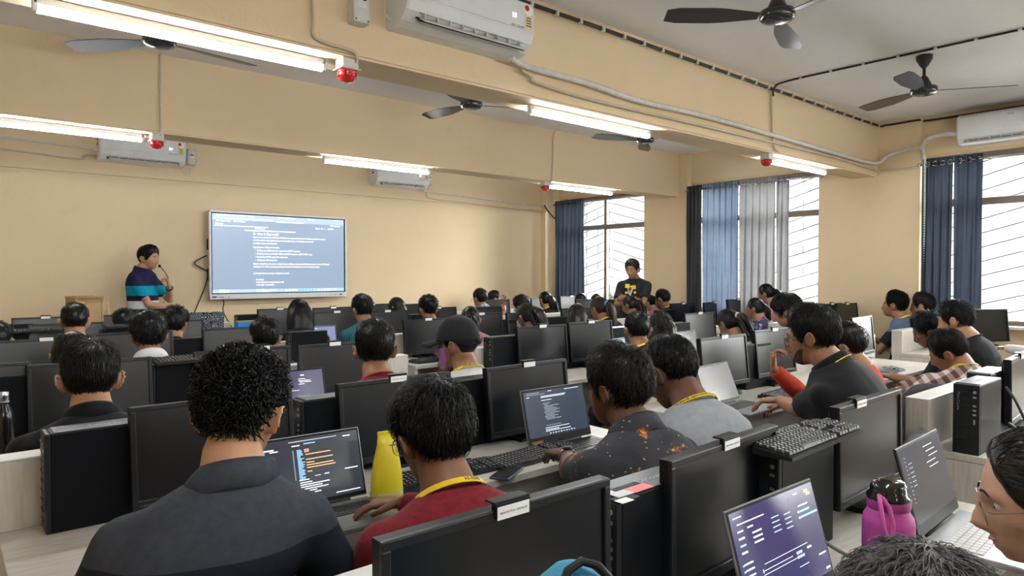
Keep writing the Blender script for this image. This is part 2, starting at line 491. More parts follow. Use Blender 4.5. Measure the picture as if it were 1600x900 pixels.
for k in range(8): mb.box((5.55, 2.75 - k * .25, 3.132), (.03, .02, .02))
tag(obj('cable_clips', mb, M_offw), 'small white clips holding the black ceiling cables', 'clips')['kind'] = 'stuff'
cable('refrigerant_duct', [(2.50, 2.93, 2.72), atY(820, 103, NF - .02), atY(870, 117, NF - .02), atY(920, 131, NF - .02), atY(1000, 158, NF - .02), atY(1095, 180, NF - .02), atY(1200, 209, NF - .02), atY(1300, 238, NF - .02), atY(1366, 255, NF - .02), (7.79, 2.9, 2.75), (7.80, 2.75, 2.79), (7.80, 2.60, 2.80), (7.80, 2.555, 2.74), (7.80, 2.55, 2.5), (7.80, 2.55, 1.8), (7.80, 2.55, 1.0)], .019, M_duct, 'white wrapped ribbed duct sagging along the near beam to the window wall', 'duct', 10, .08)
cable('drain_pipe', [(2.62, 2.97, 2.68), atY(832, 120, NF - .01), atY(838, 129, NF - .01), atY(930, 157, NF - .01), atY(1100, 197, NF - .01), atY(1300, 245, NF - .01), (7.70, 2.985, 2.60), (7.81, 2.95, 2.60), (7.815, 2.60, 2.60)], .010, M_conduit, 'cream drain pipe below the ribbed duct on the near beam', 'pipe', 8)
cable('drain_pipe', [(7.80, 2.57, 2.78), (7.80, 2.52, 2.88), (7.80, 2.36, 2.90), (7.80, 2.22, 2.88)], .022, M_duct, 'thick white pipe curving into the right wall air conditioner', 'pipe', 10)
cable('drain_pipe', [(XL + .1, 8.15, 2.83), (.3, 8.15, 2.81), (1.0, 8.15, 2.79), (1.35, 8.14, 2.77)], .012, M_duct, 'upper pale pipe running left from the left wall air conditioner', 'pipe', 8)
cable('drain_pipe', [(XL + .1, 8.16, 2.72), (.3, 8.16, 2.70), (1.13, 8.16, 2.665), (1.20, 8.15, 2.70), (1.34, 8.14, 2.72)], .011, M_conduit, 'lower cream pipe running left from the left wall air conditioner', 'pipe', 8)
cable('drain_pipe', [(5.30, 8.14, 2.68), (5.45, 8.15, 2.66), (6.0, 8.15, 2.645), (7.0, 8.15, 2.615), (7.66, 8.08, 2.60)], .014, M_duct, 'white pipe running right from the small wall air conditioner', 'pipe', 8)
cable('drain_pipe', [(5.40, 8.15, 2.66), (5.46, 8.16, 2.57), (6.2, 8.16, 2.55), (7.0, 8.16, 2.52), (7.66, 8.08, 2.50)], .009, M_conduit, 'thin cream pipe under the white pipe at the front wall', 'pipe', 8)
cable('coiled_wire', [(7.62, 8.07, 2.60), (7.70, 8.05, 2.50), (7.78, 8.0, 2.40), (7.80, 7.96, 2.36)], .012, M_cable, 'short black wire angled across the corner pier by the front window')

# ------------------------------------------------------------------ air conditioners
def ac_unit(loc, rz, label, num, star_left=False, L=.82):
    t = thing('air_conditioner', label, 'air conditioner', loc, rz, 'split air conditioners')
    # local: back on y=0, front towards -y, x along the length, z from the bottom
    prof = [(0, 0), (-.09, -.0), (-.15, .012), (-.195, .055), (-.215, .10), (-.218, .20), (-.205, .27), (-.17, .29), (0, .29)]
    def ring(x, sc=1): return np.array([[x, y * sc, .145 + (z - .145) * sc] for y, z in prof])
    b = MB(); b.loft([ring(-L / 2, .96), ring(-L / 2 + .012), ring(L / 2 - .012), ring(L / 2, .96)], 0, True, False)
    obj('casing', b, M_white, t)
    d = MB(); d.box((0.0, -.172, .036), (L - .13, .006, .072), 0, Matrix.Rotation(R_(-46), 3, 'X')); obj('outlet', d, M_dark, t)
    lou = obj('louver', MB().bbox((0, -.212, .014), (L - .15, .05, .006), .002, 0, Matrix.Rotation(R_(30), 3, 'X')), M_offw, t)
    fl = MB()
    for k in range(9): fl.box((-L / 2 + .10 + k * (L - .2) / 8, -.190, .036), (.006, .03, .03))
    fl.box((0, -.196, .052), (L - .15, .012, .005))
    obj('fins', fl, M_offw, t)
    p = MB(); p.bbox((0, -.2195, .185), (L - .03, .006, .14), .003); obj('front_panel', p, M_white, t)
    Fm = lambda x, z: frame_M((x, -.2235, z), (1, 0, 0), (0, 0, 1))
    n = MB(); n.merge(text_mb(num, .036), Fm(L / 2 - .175, .165)); obj('temperature_display', n, emit('display_' + num, (1, 1, 1), 2.0), t)
    lg = MB(); lg.merge(text_mb('Haier', .026), Fm(-.03, .225)); lg.merge(text_mb('SELF CLEAN', .017), Fm(L / 2 - .18, .118)); obj('lettering', lg, M_grey, t)
    st = MB(); st.box((L / 2 - .055, -.2232, .165), (.055, .0015, .085), 0)
    st.lathe([(.030, 0), (.030, .0015)], 20, 1, (L / 2 - .055, -.2235, .225), Matrix.Rotation(R_(90), 3, 'X'))
    st.lathe([(.016, 0), (.016, .0025)], 16, 2, (L / 2 - .067, -.2236, .235), Matrix.Rotation(R_(90), 3, 'X'))
    for k in range(4): st.box((L / 2 - .055, -.2245, .14 + k * .014), (.038 - .006 * (k % 2), .001, .005), 3)
    obj('energy_sticker', st, [pm('yellow_sticker', (.72, .60, .34), .6), M_paper, M_red, M_ink], t)
    s2 = MB(); s2.box((-L / 2 - .0005, -.09, .19), (.002, .05, .06)); s2.box((-L / 2 - .002, -.10, .195), (.002, .02, .02), 1); s2.box((-L / 2 - .002, -.078, .195), (.002, .012, .02), 1)
    obj('side_sticker', s2, [pm('blue_sticker', (.02, .06, .2), .5), M_paper], t)
ac_unit((2.165, 3.02, 2.72), 0, 'large air conditioner on the near beam at the top of the picture', '15')
ac_unit((1.73, 8.19, 2.66), 0, 'air conditioner on the front wall at the left, behind a red alarm', '20')
ac_unit((4.91, 8.19, 2.67), 0, 'small-looking air conditioner on the front wall under the far tube light', '22')
ac_unit((XW - .0, 1.80, 2.77), R_(-90), 'air conditioner above the right window at the frame edge', '24', L=.9)

def breaker(loc, rz, label):
    t = thing('breaker_box', label, 'switch box', loc, rz, 'breaker boxes beside the air conditioners')
    obj('box', MB().bbox((0, -.035, 0), (.085, .07, .18), .008), M_offw, t)
    b = MB(); b.box((.0, -.071, .005), (.045, .004, .055)); obj('cover', b, M_white, t)
    b = MB(); b.box((-.01, -.078, .02), (.012, .016, .012)); b.box((.01, -.078, .02), (.012, .016, .012)); obj('toggle', b, M_black, t)
    b = MB()
    for x in (-.032, .032):
        for z in (-.078, .078): b.lathe([(.004, 0), (.004, .002)], 8, 0, (x, -.0702, z), Matrix.Rotation(R_(90), 3, 'X'))
    obj('screw', b, M_dark, t)
breaker((1.585, 3.02, 2.79), 0, 'white breaker box on the near beam left of the large air conditioner')
breaker((2.235, 8.19, 2.80), 0, 'white breaker box right of the left wall air conditioner')
breaker((5.42, 8.19, 2.84), 0, 'white breaker box right of the small wall air conditioner')
cable('switch_lead', [(1.67, 2.98, 3.0), (1.71, 2.97, 2.92), (1.71, 2.97, 2.80), (1.745, 2.97, 2.76)], .004, M_offw, 'white lead from the breaker box into the large air conditioner')
cable('switch_lead', [(2.235, 8.15, 2.70), (2.22, 8.14, 2.62), (2.17, 8.13, 2.60), (2.12, 8.12, 2.66)], .004, M_offw, 'white lead looping under the left wall air conditioner')
cable('switch_lead', [(5.42, 8.15, 2.74), (5.42, 8.14, 2.66), (5.36, 8.13, 2.63), (5.31, 8.12, 2.68)], .004, M_offw, 'white lead looping under the small wall air conditioner')

# ------------------------------------------------------------------ ceiling fans, at rest
def make_fan():
    t = thing('ceiling_fan', '', 'fan', (0, 0, ZC), 0, 'ceiling fans')
    r = MB(); r.tube([(0, 0, -.02), (0, 0, -.26)], .011, 10); obj('rod', r, M_fan, t)
    c = MB(); c.lathe([(.058, 0), (.055, -.03), (.03, -.075), (.014, -.095)], 20); obj('canopy', c, M_fan, t)
    c = MB(); c.lathe([(.014, -.15), (.028, -.165), (.05, -.215), (.055, -.235)], 20); obj('lower_canopy', c, M_fan, t)
    h = MB(); h.lathe([(.05, -.232), (.088, -.238), (.092, -.255), (.092, -.275), (.08, -.288), (.045, -.298), (.01, -.30)], 28); obj('motor', h, pm('fan_motor', (.02, .018, .02), .18, .7), t)
    for k in range(3):
        a = k * 2 * PI / 3
        b = MB()
        Ms = Matrix.Rotation(a, 3, 'Z')
        xs = np.linspace(.10, .60, 9)
        rings = []
        for x in xs:
            f = (x - .10) / .5
            w = .028 + .04 * min(1, f * 2.2) * (1 - .12 * f)
            if f > .93: w *= .75
            tw = .22
            rr = np.array([[x, -w, -w * tw - .262], [x, -w, -w * tw - .266], [x, w, w * tw - .266], [x, w, w * tw - .262]])
            rings.append(rr @ np.array(Ms).T)
        b.loft(rings, 0, True, False); obj('blade', b, M_fan, t)
    return t
fan0 = make_fan()
fans = [(3.46, 1.85, 20, 'dark ceiling fan at the top right, cut by the frame'), (5.72, 1.88, 65, 'dark ceiling fan hanging lowest at the right on a long rod'),
        (1.05, 4.45, 10, 'ceiling fan behind the nearest tube light at the left'), (3.38, 4.45, 95, 'ceiling fan half hidden under the near beam, centre'),
        (5.64, 4.45, 40, 'small ceiling fan between the beams near the curtains')]
for i, (x, y, a, lb) in enumerate(fans):
    if i == 0: fan0.location = (x, y, ZC); fan0.rotation_euler.z = R_(a); fan0['label'] = lb
    else: dup(fan0, (x, y, ZC), R_(a), lb)

# ------------------------------------------------------------------ curtains
def curtain_mat(name, col, trans):
    m, nt, b = nodes(name)
    v = coord(nt, (1, 1, 1)); n = noise(nt, v, 160, 3); n2 = noise(nt, v, 5, 3)
    c = mixc(nt, .5, ramp(nt, n, [(.3, tuple(x * .75 for x in col)), (.7, tuple(x * 1.2 for x in col))]), ramp(nt, n2, [(.3, tuple(x * .85 for x in col)), (.7, tuple(x * 1.15 for x in col))]))
    nt.links.new(c, b.inputs['Base Color']); b.inputs['Roughness'].default_value = .9; b.inputs['Specular IOR Level'].default_value = .1
    tl = nt.nodes.new('ShaderNodeBsdfTranslucent'); nt.links.new(c, tl.inputs[0])
    mx = nt.nodes.new('ShaderNodeMixShader'); mx.inputs[0].default_value = trans
    nt.links.new(b.outputs[0], mx.inputs[1]); nt.links.new(tl.outputs[0], mx.inputs[2])
    nt.links.new(mx.outputs[0], nt.nodes['Material Output'].inputs[0]); return m
MC_dark = curtain_mat('charcoal_drape', (.045, .044, .05), .08)
MC_blue = curtain_mat('blue_grey_drape', (.105, .135, .19), .42)
MC_grey = curtain_mat('grey_linen_drape', (.17, .167, .172), .45)
MC_navy = curtain_mat('slate_blue_drape', (.045, .055, .078), .22)
XC = 7.795
def curtain(y0, y1, mat, label, folds, amp=.03, ztop=2.67, zbot=.70):
    t = thing('curtain', label, 'curtain', (XC, (y0 + y1) / 2, zbot), 0, 'curtains on the window wall')
    n = folds * 12; s = np.linspace(0, 1, n + 1); m = 10
    rings = []
    ph = random.uniform(0, 6)
    for z in np.linspace(0, ztop - zbot, m):
        w = .6 + .4 * (1 - z / (ztop - zbot))
        x = amp * w * np.sin(s * folds * 2 * PI + ph + .3 * np.sin(z * 2)) + .006 * np.sin(s * 31 + z * 3)
        y = (s - .5) * (y1 - y0) + .008 * np.sin(s * folds * 4 * PI + z)
        rings.append(np.stack([x, y, np.full(n + 1, z)], 1))
    c = MB(); c.loft(rings, 0, False, True, False, False); obj('drape', c, mat, t)
    for k in range(folds):
        e = MB(); yy = ((k + .5) / folds - .5) * (y1 - y0)
        e.tube([(.022 * math.cos(q) * 0 - .0, yy + .02 * math.cos(q), ztop - zbot - .055 + .024 * math.sin(q)) for q in np.arange(10) / 10 * 2 * PI], .006, 6, closed=True)
        obj('eyelet', e, M_steel, t)
curtain(7.36, 8.0, MC_navy, 'grey-blue curtain drawn to the left of the front window', 7)
curtain(5.20, 5.44, MC_dark, 'narrow charcoal curtain at the left end of the middle window', 4, .022)
curtain(4.66, 5.19, MC_blue, 'blue backlit curtain in the middle window', 6, .02)
curtain(4.17, 4.65, MC_grey, 'grey translucent curtain in the middle window', 5, .02)
curtain(4.00, 4.16, MC_grey, 'pale narrow curtain edge beside the bare glass of the middle window', 2, .03)
curtain(-2.02, -1.0, MC_navy, 'slate-blue curtain added over half of the unseen rear window to block its light', 12)  # unseen curtain added to keep window glare off a near monitor
curtain(2.28, 2.55, MC_navy, 'slate-blue curtain bunched at the left of the right window', 4)
curtain(2.03, 2.27, MC_navy, 'sunlit curtain edge nearest the glass of the right window', 3)
for k, (a, b) in enumerate(WIN):  # last two rods hang over the added windows
    mb = MB(); mb.tube([(XC, a - .05, 2.615), (XC, b + .0, 2.615)], .011, 8); mb.sphere((XC, b + .0, 2.615), .02); mb.sphere((XC, a - .05, 2.615), .02)
    tag(obj('curtain_rod', mb, M_steel), 'steel curtain rod over the %s window' % ['front', 'middle', 'right', 'rear', 'rearmost'][k], 'curtain rod')

# ------------------------------------------------------------------ big interactive display on the front wall
def tv():
    x0, x1, z0, z1 = 2.40, 4.10, 1.195, 2.215
    t = thing('wall_display', 'large white-framed interactive display on the front wall showing a dark web page', 'display', (3.25, 8.14, z0))
    W, Hh = x1 - x0, z1 - z0
    b = MB(); b.bbox((0, -.02, Hh / 2), (W - .06, .055, Hh - .05), .01); obj('back_shell', b, M_black, t)
    f = MB()
    f.bbox((0, -.045, Hh - .011), (W, .04, .022), .004); f.bbox((0, -.045, .03), (W, .042, .06), .004)
    for s in (-1, 1): f.bbox((s * (W / 2 - .011), -.045, Hh / 2), (.022, .04, Hh), .004)
    obj('frame', f, M_white, t)
    g = MB()
    g.box((0, -.052, Hh - .027), (W - .044, .01, .012)); g.box((0, -.052, .066), (W - .044, .01, .012))
    for s in (-1, 1): g.box((s * (W / 2 - .027), -.052, Hh / 2 + .02), (.012, .01, Hh - .08))
    obj('inner_bezel', g, M_dark, t)
    m, nt, bs = nodes('lit_display'); bs.inputs['Base Color'].default_value = (.02, .024, .03, 1); bs.inputs['Roughness'].default_value = .28
    bs.inputs['Emission Color'].default_value = (.115, .15, .20, 1); bs.inputs['Emission Strength'].default_value = 1.0
    p = MB(); p.box((0, -.046, Hh / 2 + .02), (W - .06, .004, Hh - .10)); obj('screen', p, m, t)
    m2 = emit('page_header', (.21, .27, .36), 1.0)
    h = MB(); h.box((0, -.0486, Hh - .068), (W - .07, .001, .07)); h.box((0, -.0486, .092), (W - .07, .001, .04)); obj('browser_bars', h, m2, t)
    T = MB()
    def tx(s, x, z, sz, bold=.0006): T.merge(text_mb(s, sz, 0, .0003, 'LEFT', bold), frame_M((x - W / 2, -.0496, z), (1, 0, 0), (0, 0, 1)))
    tx('Training Programme on Node', .075, Hh - .054, .026); tx('x   Course', .40, Hh - .054, .026); tx('Routing middleware', .80, Hh - .054, .026); tx('Express', 1.18, Hh - .054, .026)
    tx('<   >   o   notes.app/expressjs-setup-routing-modules-handbook', .06, Hh - .090, .026)
    tx('Workspace Tree    API Overview', .08, Hh - .122, .024); tx('All bookmarks', W - .22, Hh - .122, .022)
    tx('- o x', W - .16, Hh - .052, .03); tx('Share  Q  o  ...  Publish', W - .42, Hh - .165, .026)
    tx('Express', .07, Hh - .155, .028); tx('On this page', .52, Hh - .195, .024)
    y = Hh - .262
    tx('So what is ExpressJS?', .50, y, .036)
    for s in ('Express is a minimal and flexible Node.js web application framework that provides a robust',
              'set of tools for web applications. It essentially runs on the Node server and', 'manages routes and requests.'):
        y -= .036; tx(s, .50, y, .0245)
    y -= .048; tx('Key features of Express include:', .50, y, .0245)
    for s in ('Setting up middlewares to respond to HTTP requests', 'Defining routes to handle different HTTP methods (GET, POST, etc.)', 'Rendering HTML pages for responses', 'Setting up API endpoints'):
        y -= .038; tx('\u2022  ' + s, .52, y, .0245)
    y -= .044; tx('Express simplifies web server creation by providing routing and middleware layers on top of Node.js,', .50, y, .0235)
    y -= .034; tx('making it one of the most popular frameworks for building web servers with JavaScript.', .50, y, .0235)
    y -= .080; tx("Let's learn how to set up an Express server:", .50, y, .0245)
    y -= .075; tx('// index.js', .53, y, .024)
    for s in ("const express = require('express');", 'const app = express();', '', "app.get('/', (req, res) => {", "   res.send('hello');", '   console.log("Server started on port 3000");'):
        y -= .031; tx(s, .53, y, .024)
    tx('Weather alert\nStrong winds', .11, .098, .020); tx('Search', .60, .085, .024); tx('ENG   15:05', W - .25, .085, .022)
    obj('page_text', T, M_glow, t)
    r = MB(); r.box((.07 + .30 - W / 2, -.0496, Hh - .170), (.62, .001, .008)); r.box((.36 + .35 - W / 2, -.0496, Hh - .215), (.62, .001, .011)); r.box((.95 - W / 2, -.0496, Hh - .100), (.35, .001, .009)); obj('page_rules', r, M_glow, t)
    ic = MB()
    cols = [(.8, .8, .8), (.5, .6, .8), (.8, .8, .75), (.8, .6, .3), (.1, .2, .5), (.0, .35, .7), (.0, .45, .7), (.1, .25, .5), (.0, .35, .75), (.1, .4, .8), (.8, .3, .3), (.3, .3, .3), (.6, .6, .6), (.7, .7, .7), (.1, .6, .9)]
    ms = [emit('icon_%d' % k, c, 1.0) for k, c in enumerate(cols)]
    for k in range(14): ic.lathe([(.013, 0), (.013, .001)], 10, k, (.90 + k * .042 - W / 2, -.049, .092), Matrix.Rotation(R_(90), 3, 'X'))
    for dx in (0, .017):
        for dz in (0, .017): ic.box((.545 + dx - W / 2, -.0494, .084 + dz), (.015, .001, .015), 14)
    obj('taskbar_icons', ic, ms, t)
    q = MB(); q.box((W / 2 - .16, -.067, .03), (.008, .002, .008)); q.box((W / 2 - .09, -.067, .03), (.04, .002, .012)); q.box((-W / 2 + .13, -.067, .025), (.05, .002, .006)); q.box((-W / 2 + .21, -.067, .025), (.012, .002, .008)); q.box((-W / 2 + .05, -.067, .028), (.05, .0015, .012))
    obj('buttons', q, M_black, t)
    k = MB(); k.bbox((0, .035, Hh / 2), (.6, .06, .35), .005); k.bbox((-W / 2 + .01, .005, Hh * .62), (.03, .04, .12), .004); k.bbox((-W / 2 + .01, .005, Hh * .28), (.03, .04, .14), .004); obj('wall_bracket', k, M_black, t)
tv()
cable('display_cable', [(2.40, 8.17, 1.70), (2.29, 8.17, 1.64), (2.27, 8.17, 1.60), (2.33, 8.17, 1.56), (2.40, 8.17, 1.52)], .008, M_cable, 'black cable loop sticking out left of the display')
cable('display_cable', [(2.41, 8.16, 1.47), (2.36, 8.17, 1.30), (2.28, 8.17, 1.10), (2.22, 8.17, .9), (2.2, 8.17, .4)], .007, M_cable, 'black cable hanging down the wall from the display')
cable('display_cable', [(2.53, 8.11, 1.22), (2.56, 8.10, 1.17), (2.545, 8.07, 1.05), (2.53, 7.75, .90)], .006, M_cable, 'thin cable dropping from the display to the laptop below')

# ------------------------------------------------------------------ desks
ROWS = [.88, 2.26, 3.65, 4.97, 6.28, 7.40]
ZD = .76
RN = ['nearest', 'second', 'third', 'fourth', 'fifth', 'last']
def desk(row, x0, x1, label, dy=0):
    y0, y1 = ROWS[row] - .40 + dy, ROWS[row] + .22 + dy
    t = thing('computer_desk', label, 'desk', ((x0 + x1) / 2, y0, 0), 0, 'rows of computer desks')
    L = x1 - x0; D = y1 - y0
    obj('desktop', MB().bbox((0, D / 2, ZD - .014), (L, D, .028), .0025), M_ash, t)
    for s in (-1, 1):
        obj('end_panel', MB().bbox((s * (L / 2 - .013), D / 2, (ZD - .03) / 2), (.025, D - .01, ZD - .03), .002), M_ashv, t)
    obj('back_panel', MB().bbox((0, D - .05, .40), (L - .06, .02, .68), .002), M_ash, t)
    cb = MB().bbox((0, D - .045, ZD + .10), (L, .09, .20), .003); b = obj('cable_box', cb, M_ashv, t)
    obj('cable_box_top', MB().bbox((0, D - .045, ZD + .2035), (L, .092, .006), .002), M_edge, b)
desk(0, .10, 2.52, 'pale wood desk nearest the camera carrying the three black monitors in front')
desk(0, 3.18, 5.9, 'pale wood desk at the right edge with its end panel showing, under the upright computer')
desk(1, .13, 2.42, 'pale wood desk in front of the dark polo and red jumper students')
desk(1, 2.93, 6.2, 'pale wood desk of the glasses-wearing student in the black polo')
desk(1, 6.80, 7.80, 'pale wood desk below the right window with loose keyboards')
desk(2, .10, 2.35, 'pale wood desk in front of the student with the black collar at the left')
desk(2, 2.90, 6.3, 'pale wood desk in front of the student in the grey cap, central block')
desk(2, 6.80, 7.78, 'pale wood desk by the pier where the blue-shirted student sits', -.16)
desk(3, .12, 2.40, 'fourth-row pale desk in front of the long-haired head at the left')
desk(3, 2.91, 7.7, 'fourth-row pale desk with its bare end showing left of the grey cap')
desk(4, .12, 2.45, 'fifth-row pale desk at the left, below the presenter')
desk(4, 2.92, 7.7, 'fifth-row pale desk below the front window')
desk(5, .12, 2.45, 'front-most pale desk where the presenter stands, with the blue box')
desk(5, 2.60, 7.6, 'front-most pale desk below the wall display and front wall')

# ------------------------------------------------------------------ monitors
MW, MH = .50, .305
def make_monitor():
    t = thing('monitor', '', 'monitor', (0, 0, ZD), 0, 'desktop monitors')
    b = MB()
    def r(w, h, y, dz=0): return np.array([[-w / 2, y, -h / 2 + dz], [w / 2, y, -h / 2 + dz], [w / 2, y, h / 2 + dz], [-w / 2, y, h / 2 + dz]])[::-1]
    b.loft([r(MW, MH, .0), r(MW, MH, .022), r(MW - .05, MH - .05, .034), r(MW - .20, MH - .14, .048)], 0, True, False)
    bo = obj('back_cover', b, M_black, t, (0, 0, 0))
    f = MB()
    f.bbox((0, -.003, MH / 2 - .008), (MW, .012, .016), .0025); f.bbox((0, -.003, -MH / 2 + .013), (MW, .012, .026), .0025)
    for s in (-1, 1): f.bbox((s * (MW / 2 - .008), -.003, 0), (.016, .012, MH - .03), .0025)
    fo = obj('bezel', f, M_bezel, t)
    fo2 = MB(); fo2.merge(text_mb('Lenovo', .012, 0, .0002), frame_M((-MW / 2 + .02, -.0095, -MH / 2 + .008), (1, 0, 0), (0, 0, 1))); obj('logo', fo2, M_grey, fo)
    so_ = obj('screen', MB().box((0, -.0005, .005), (MW - .030, .004, MH - .040)), M_screen, t)
    for q_ in (bo, fo, so_): q_.rotation_euler.x = R_(-6)
    s = MB(); s.bbox((0, .050, -.12), (.075, .03, .30), .006); obj('stand_neck', s, M_black, t)
    return t
def make_stand_base(t, zc):
    obj('stand_base', MB().bbox((0, .02, -zc + .006), (.21, .17, .012), .005), M_black, t)
CLIP = None
def add_clip(t, txt=None, silver=False):
    global CLIP
    if CLIP is None:
        c = MB(); c.bbox((0, -.006, .004), (.078, .012, .026), .002); c.bbox((0, .004, .018), (.078, .028, .004), .0015)
        p = MB(); p.box((0, -.0128, .001), (.070, .0012, .022))
        CLIP = (c.mesh('clip_holder', M_black), p.mesh('paper_tag', M_paper))
    o = link('tag_holder', CLIP[0], t, (t['clipx'], t['clipy'], MH / 2 - .006)); q = link('paper_tag', CLIP[1], o)
    if txt:
        m = MB().merge(text_mb(txt, .0052, 0, .0002, 'CENTER'), frame_M((0, -.0136, -.0008), (1, 0, 0), (0, 0, 1)))
        obj('tag_lettering', m, M_grey, t, (t['clipx'], t['clipy'], MH / 2 - .006))
mon0 = make_monitor()
used = [False]
def monitor(row, u, v, label, side='L', u2=None, rz=0, dy=0, clip=True, txt=None, zt=None, cx=0, tilt=0):
    """u, v: top corner (left or right) as seen; placed on its row, its top at the measured height"""
    Y = ROWS[row] + dy
    p = atY(u, v, Y)
    X = p.x + MW / 2 * (1 if side == 'L' else -1) * math.cos(R_(rz)) if u2 is None else (p.x + atY(u2, v, Y).x) / 2
    z = p.z if zt is None else zt
    z = min(max(z, 1.085), 1.19)
    zc = z - MH / 2
    if not used[0]:
        used[0] = True; t = mon0; t.location = (X, Y, zc); t.rotation_euler = (0, 0, R_(rz)); t['label'] = label
    else: t = dup(mon0, (X, Y, zc), R_(rz), label)
    for q_ in t.children:
        if q_.name.split('.')[0] in ('back_cover', 'bezel', 'screen'): q_.rotation_euler.x = R_(-1 if row == 0 else -6)
    make_stand_base_cached(t, zc - ZD)
    t['clipx'] = cx; t['clipy'] = .002 if row == 0 else .0145
    if clip: clips.append((t, txt))
    return t
clips = []
BASE = {}
def make_stand_base_cached(t, h):
    k = 'b'
    if k not in BASE:
        BASE[k] = MB().bbox((0, .03, .006), (.21, .17, .012), .005).mesh('stand_base', M_black)
        BASE['n'] = MB().bbox((0, .055, 0), (.06, .02, .16), .004).mesh('stand_foot', M_black)
    b = link('stand_base', BASE[k], t, (0, 0, -h + .0005))
    n = link('stand_post', BASE['n'], t, (0, 0, -h + .085))
m = monitor
m(0, 600, 845, 'large black monitor at the bottom centre, in front of the red jumper', u2=945, txt='INNOVATION CENTRE 47', zt=1.10, rz=-1)
m(0, 1005, 720, 'large black monitor at the lower right, behind the laptop with the purple screen', u2=1240, txt='INNOVATION CENTRE 48', zt=1.10, rz=3)
m(0, 1306, 660, 'black monitor turned side-on behind the pink bottle', zt=1.105, rz=1, txt='INNOVATION CENTRE 49', cx=-.1)
m(0, 1571, 560, 'monitor cut by the right edge, behind the upright computer', zt=1.10, rz=4, clip=True)
m(1, 203, 638, 'black monitor left of the dark polo student, partly behind his head')
m(1, 529, 601, 'black monitor behind the red jumper student', u2=707, txt='INNOVATION CENTRE 32')
m(1, 765, 575, 'black monitor behind the laptop of the flame-print shirt student', u2=885, rz=2)
m(1, 1096, 529, 'grey-looking monitor behind the slim laptop of the black polo student')
m(1, 1181, 517, 'black monitor facing the student in the black polo and glasses', clip=True)
m(1, 1328, 497, 'pale-looking monitor in front of the blue t-shirt student', rz=6, clip=False)
m(1, 1528, 479, 'pale monitor on the window desk at the right edge', rz=-32, zt=1.16, dy=-.34, clip=False)
m(2, 44, 571, 'dark monitor behind the student with the black collar at the left', u2=236, clip=False)
m(2, 304, 550, 'monitor behind the curly-haired student with a glare on its screen', u2=454, cx=.1)
m(2, 467, 540, 'grey monitor between the curly head and the round-headed boy', cx=-.03)
m(2, 48, 565, 'monitor at the left edge behind the steel bottle', side='R', dy=.06, clip=False)
m(2, 815, 511, 'black monitor right of the grey cap, beside a computer tower', u2=881)
m(2, 896, 504, 'grey monitor above the flame-print shirt student, behind a pale laptop', u2=952)
m(2, 1071, 490, 'grey monitor left of the girl with the ponytail', u2=1118, dy=.1)
m(2, 1285, 474, 'pale monitor in front of the pier, left of its darker twin', dy=-.36, zt=1.17)
m(2, 1309, 474, 'dark-screened monitor standing against the cream pier', dy=-.45, zt=1.17, side='L')
m(3, -8, 534, 'dark monitor at the left edge with a white tag, fourth row', zt=1.10)
m(3, 136, 522, 'monitor with a tag behind the black-haired head left of centre', cx=.08)
m(3, 317, 514, 'light-reflecting monitor in front of the blue box', cx=.12)
m(3, 632, 500, 'black monitor behind the grey cap with its keyboard below', u2=706)
m(3, 785, 488, 'dark monitor right of the long-haired girl behind the cap', side='R')
m(3, 852, 486, 'bright-screened monitor behind the wavy-haired girl', side='R')
m(3, 879, 482, 'pale monitor behind the straight-haired girl')
m(3, 1050, 476, 'grey monitor at the foot of the charcoal curtain', zt=1.12, dy=.1)
m(3, 1101, 475, 'grey monitor below the blue curtain', zt=1.12)
m(3, 1138, 469, 'large pale monitor in front of the girl in the floral top', dy=-.35, zt=1.17)
m(4, 51, 507, 'grey monitor behind the ears of the short-haired boy at the left', u2=157, clip=False)
m(4, 318, 499, 'dark monitor below the patterned laptop, fifth row', side='R', clip=False)
m(4, 490, 488, 'monitor with a tag left of the teal-shirted student', cx=-.0)
m(4, 638, 484, 'monitor with a tag in front of the girl below the display corner', side='R')
m(4, 714, 479, 'grey monitor right of the curly-haired head, centre', side='R')
m(4, 785, 478, 'grey monitor by the bearded man facing right', side='R', clip=False)
m(4, 901, 468, 'pale monitor in front of the girl at the curtain', clip=False)
m(4, 949, 468, 'dark monitor below the arms of the standing man', clip=False)
m(5, 18, 497, 'front-row monitor at the left edge with a white tag')
m(5, 138, 493, 'front-row monitor behind the cardboard box', cx=.03)
m(5, 403, 483, 'front-row monitor left of the long black hair, below the display')
m(5, 490, 481, 'front-row monitor directly below the right end of the display')
m(5, 610, 474, 'front-row monitor behind the girl below the display corner', side='R')
m(5, 633, 475, 'front-row monitor left of the curly head, centre', clip=False)
m(5, 797, 467, 'front-row monitor left of the afro-haired head', side='R', clip=False)
m(5, 831, 466, 'front-row monitor in front of the ponytailed girl by the corner', clip=False)
m(5, 876, 463, 'front-row monitor at the foot of the navy curtain')
for t_, tx_ in clips: add_clip(t_, tx_)

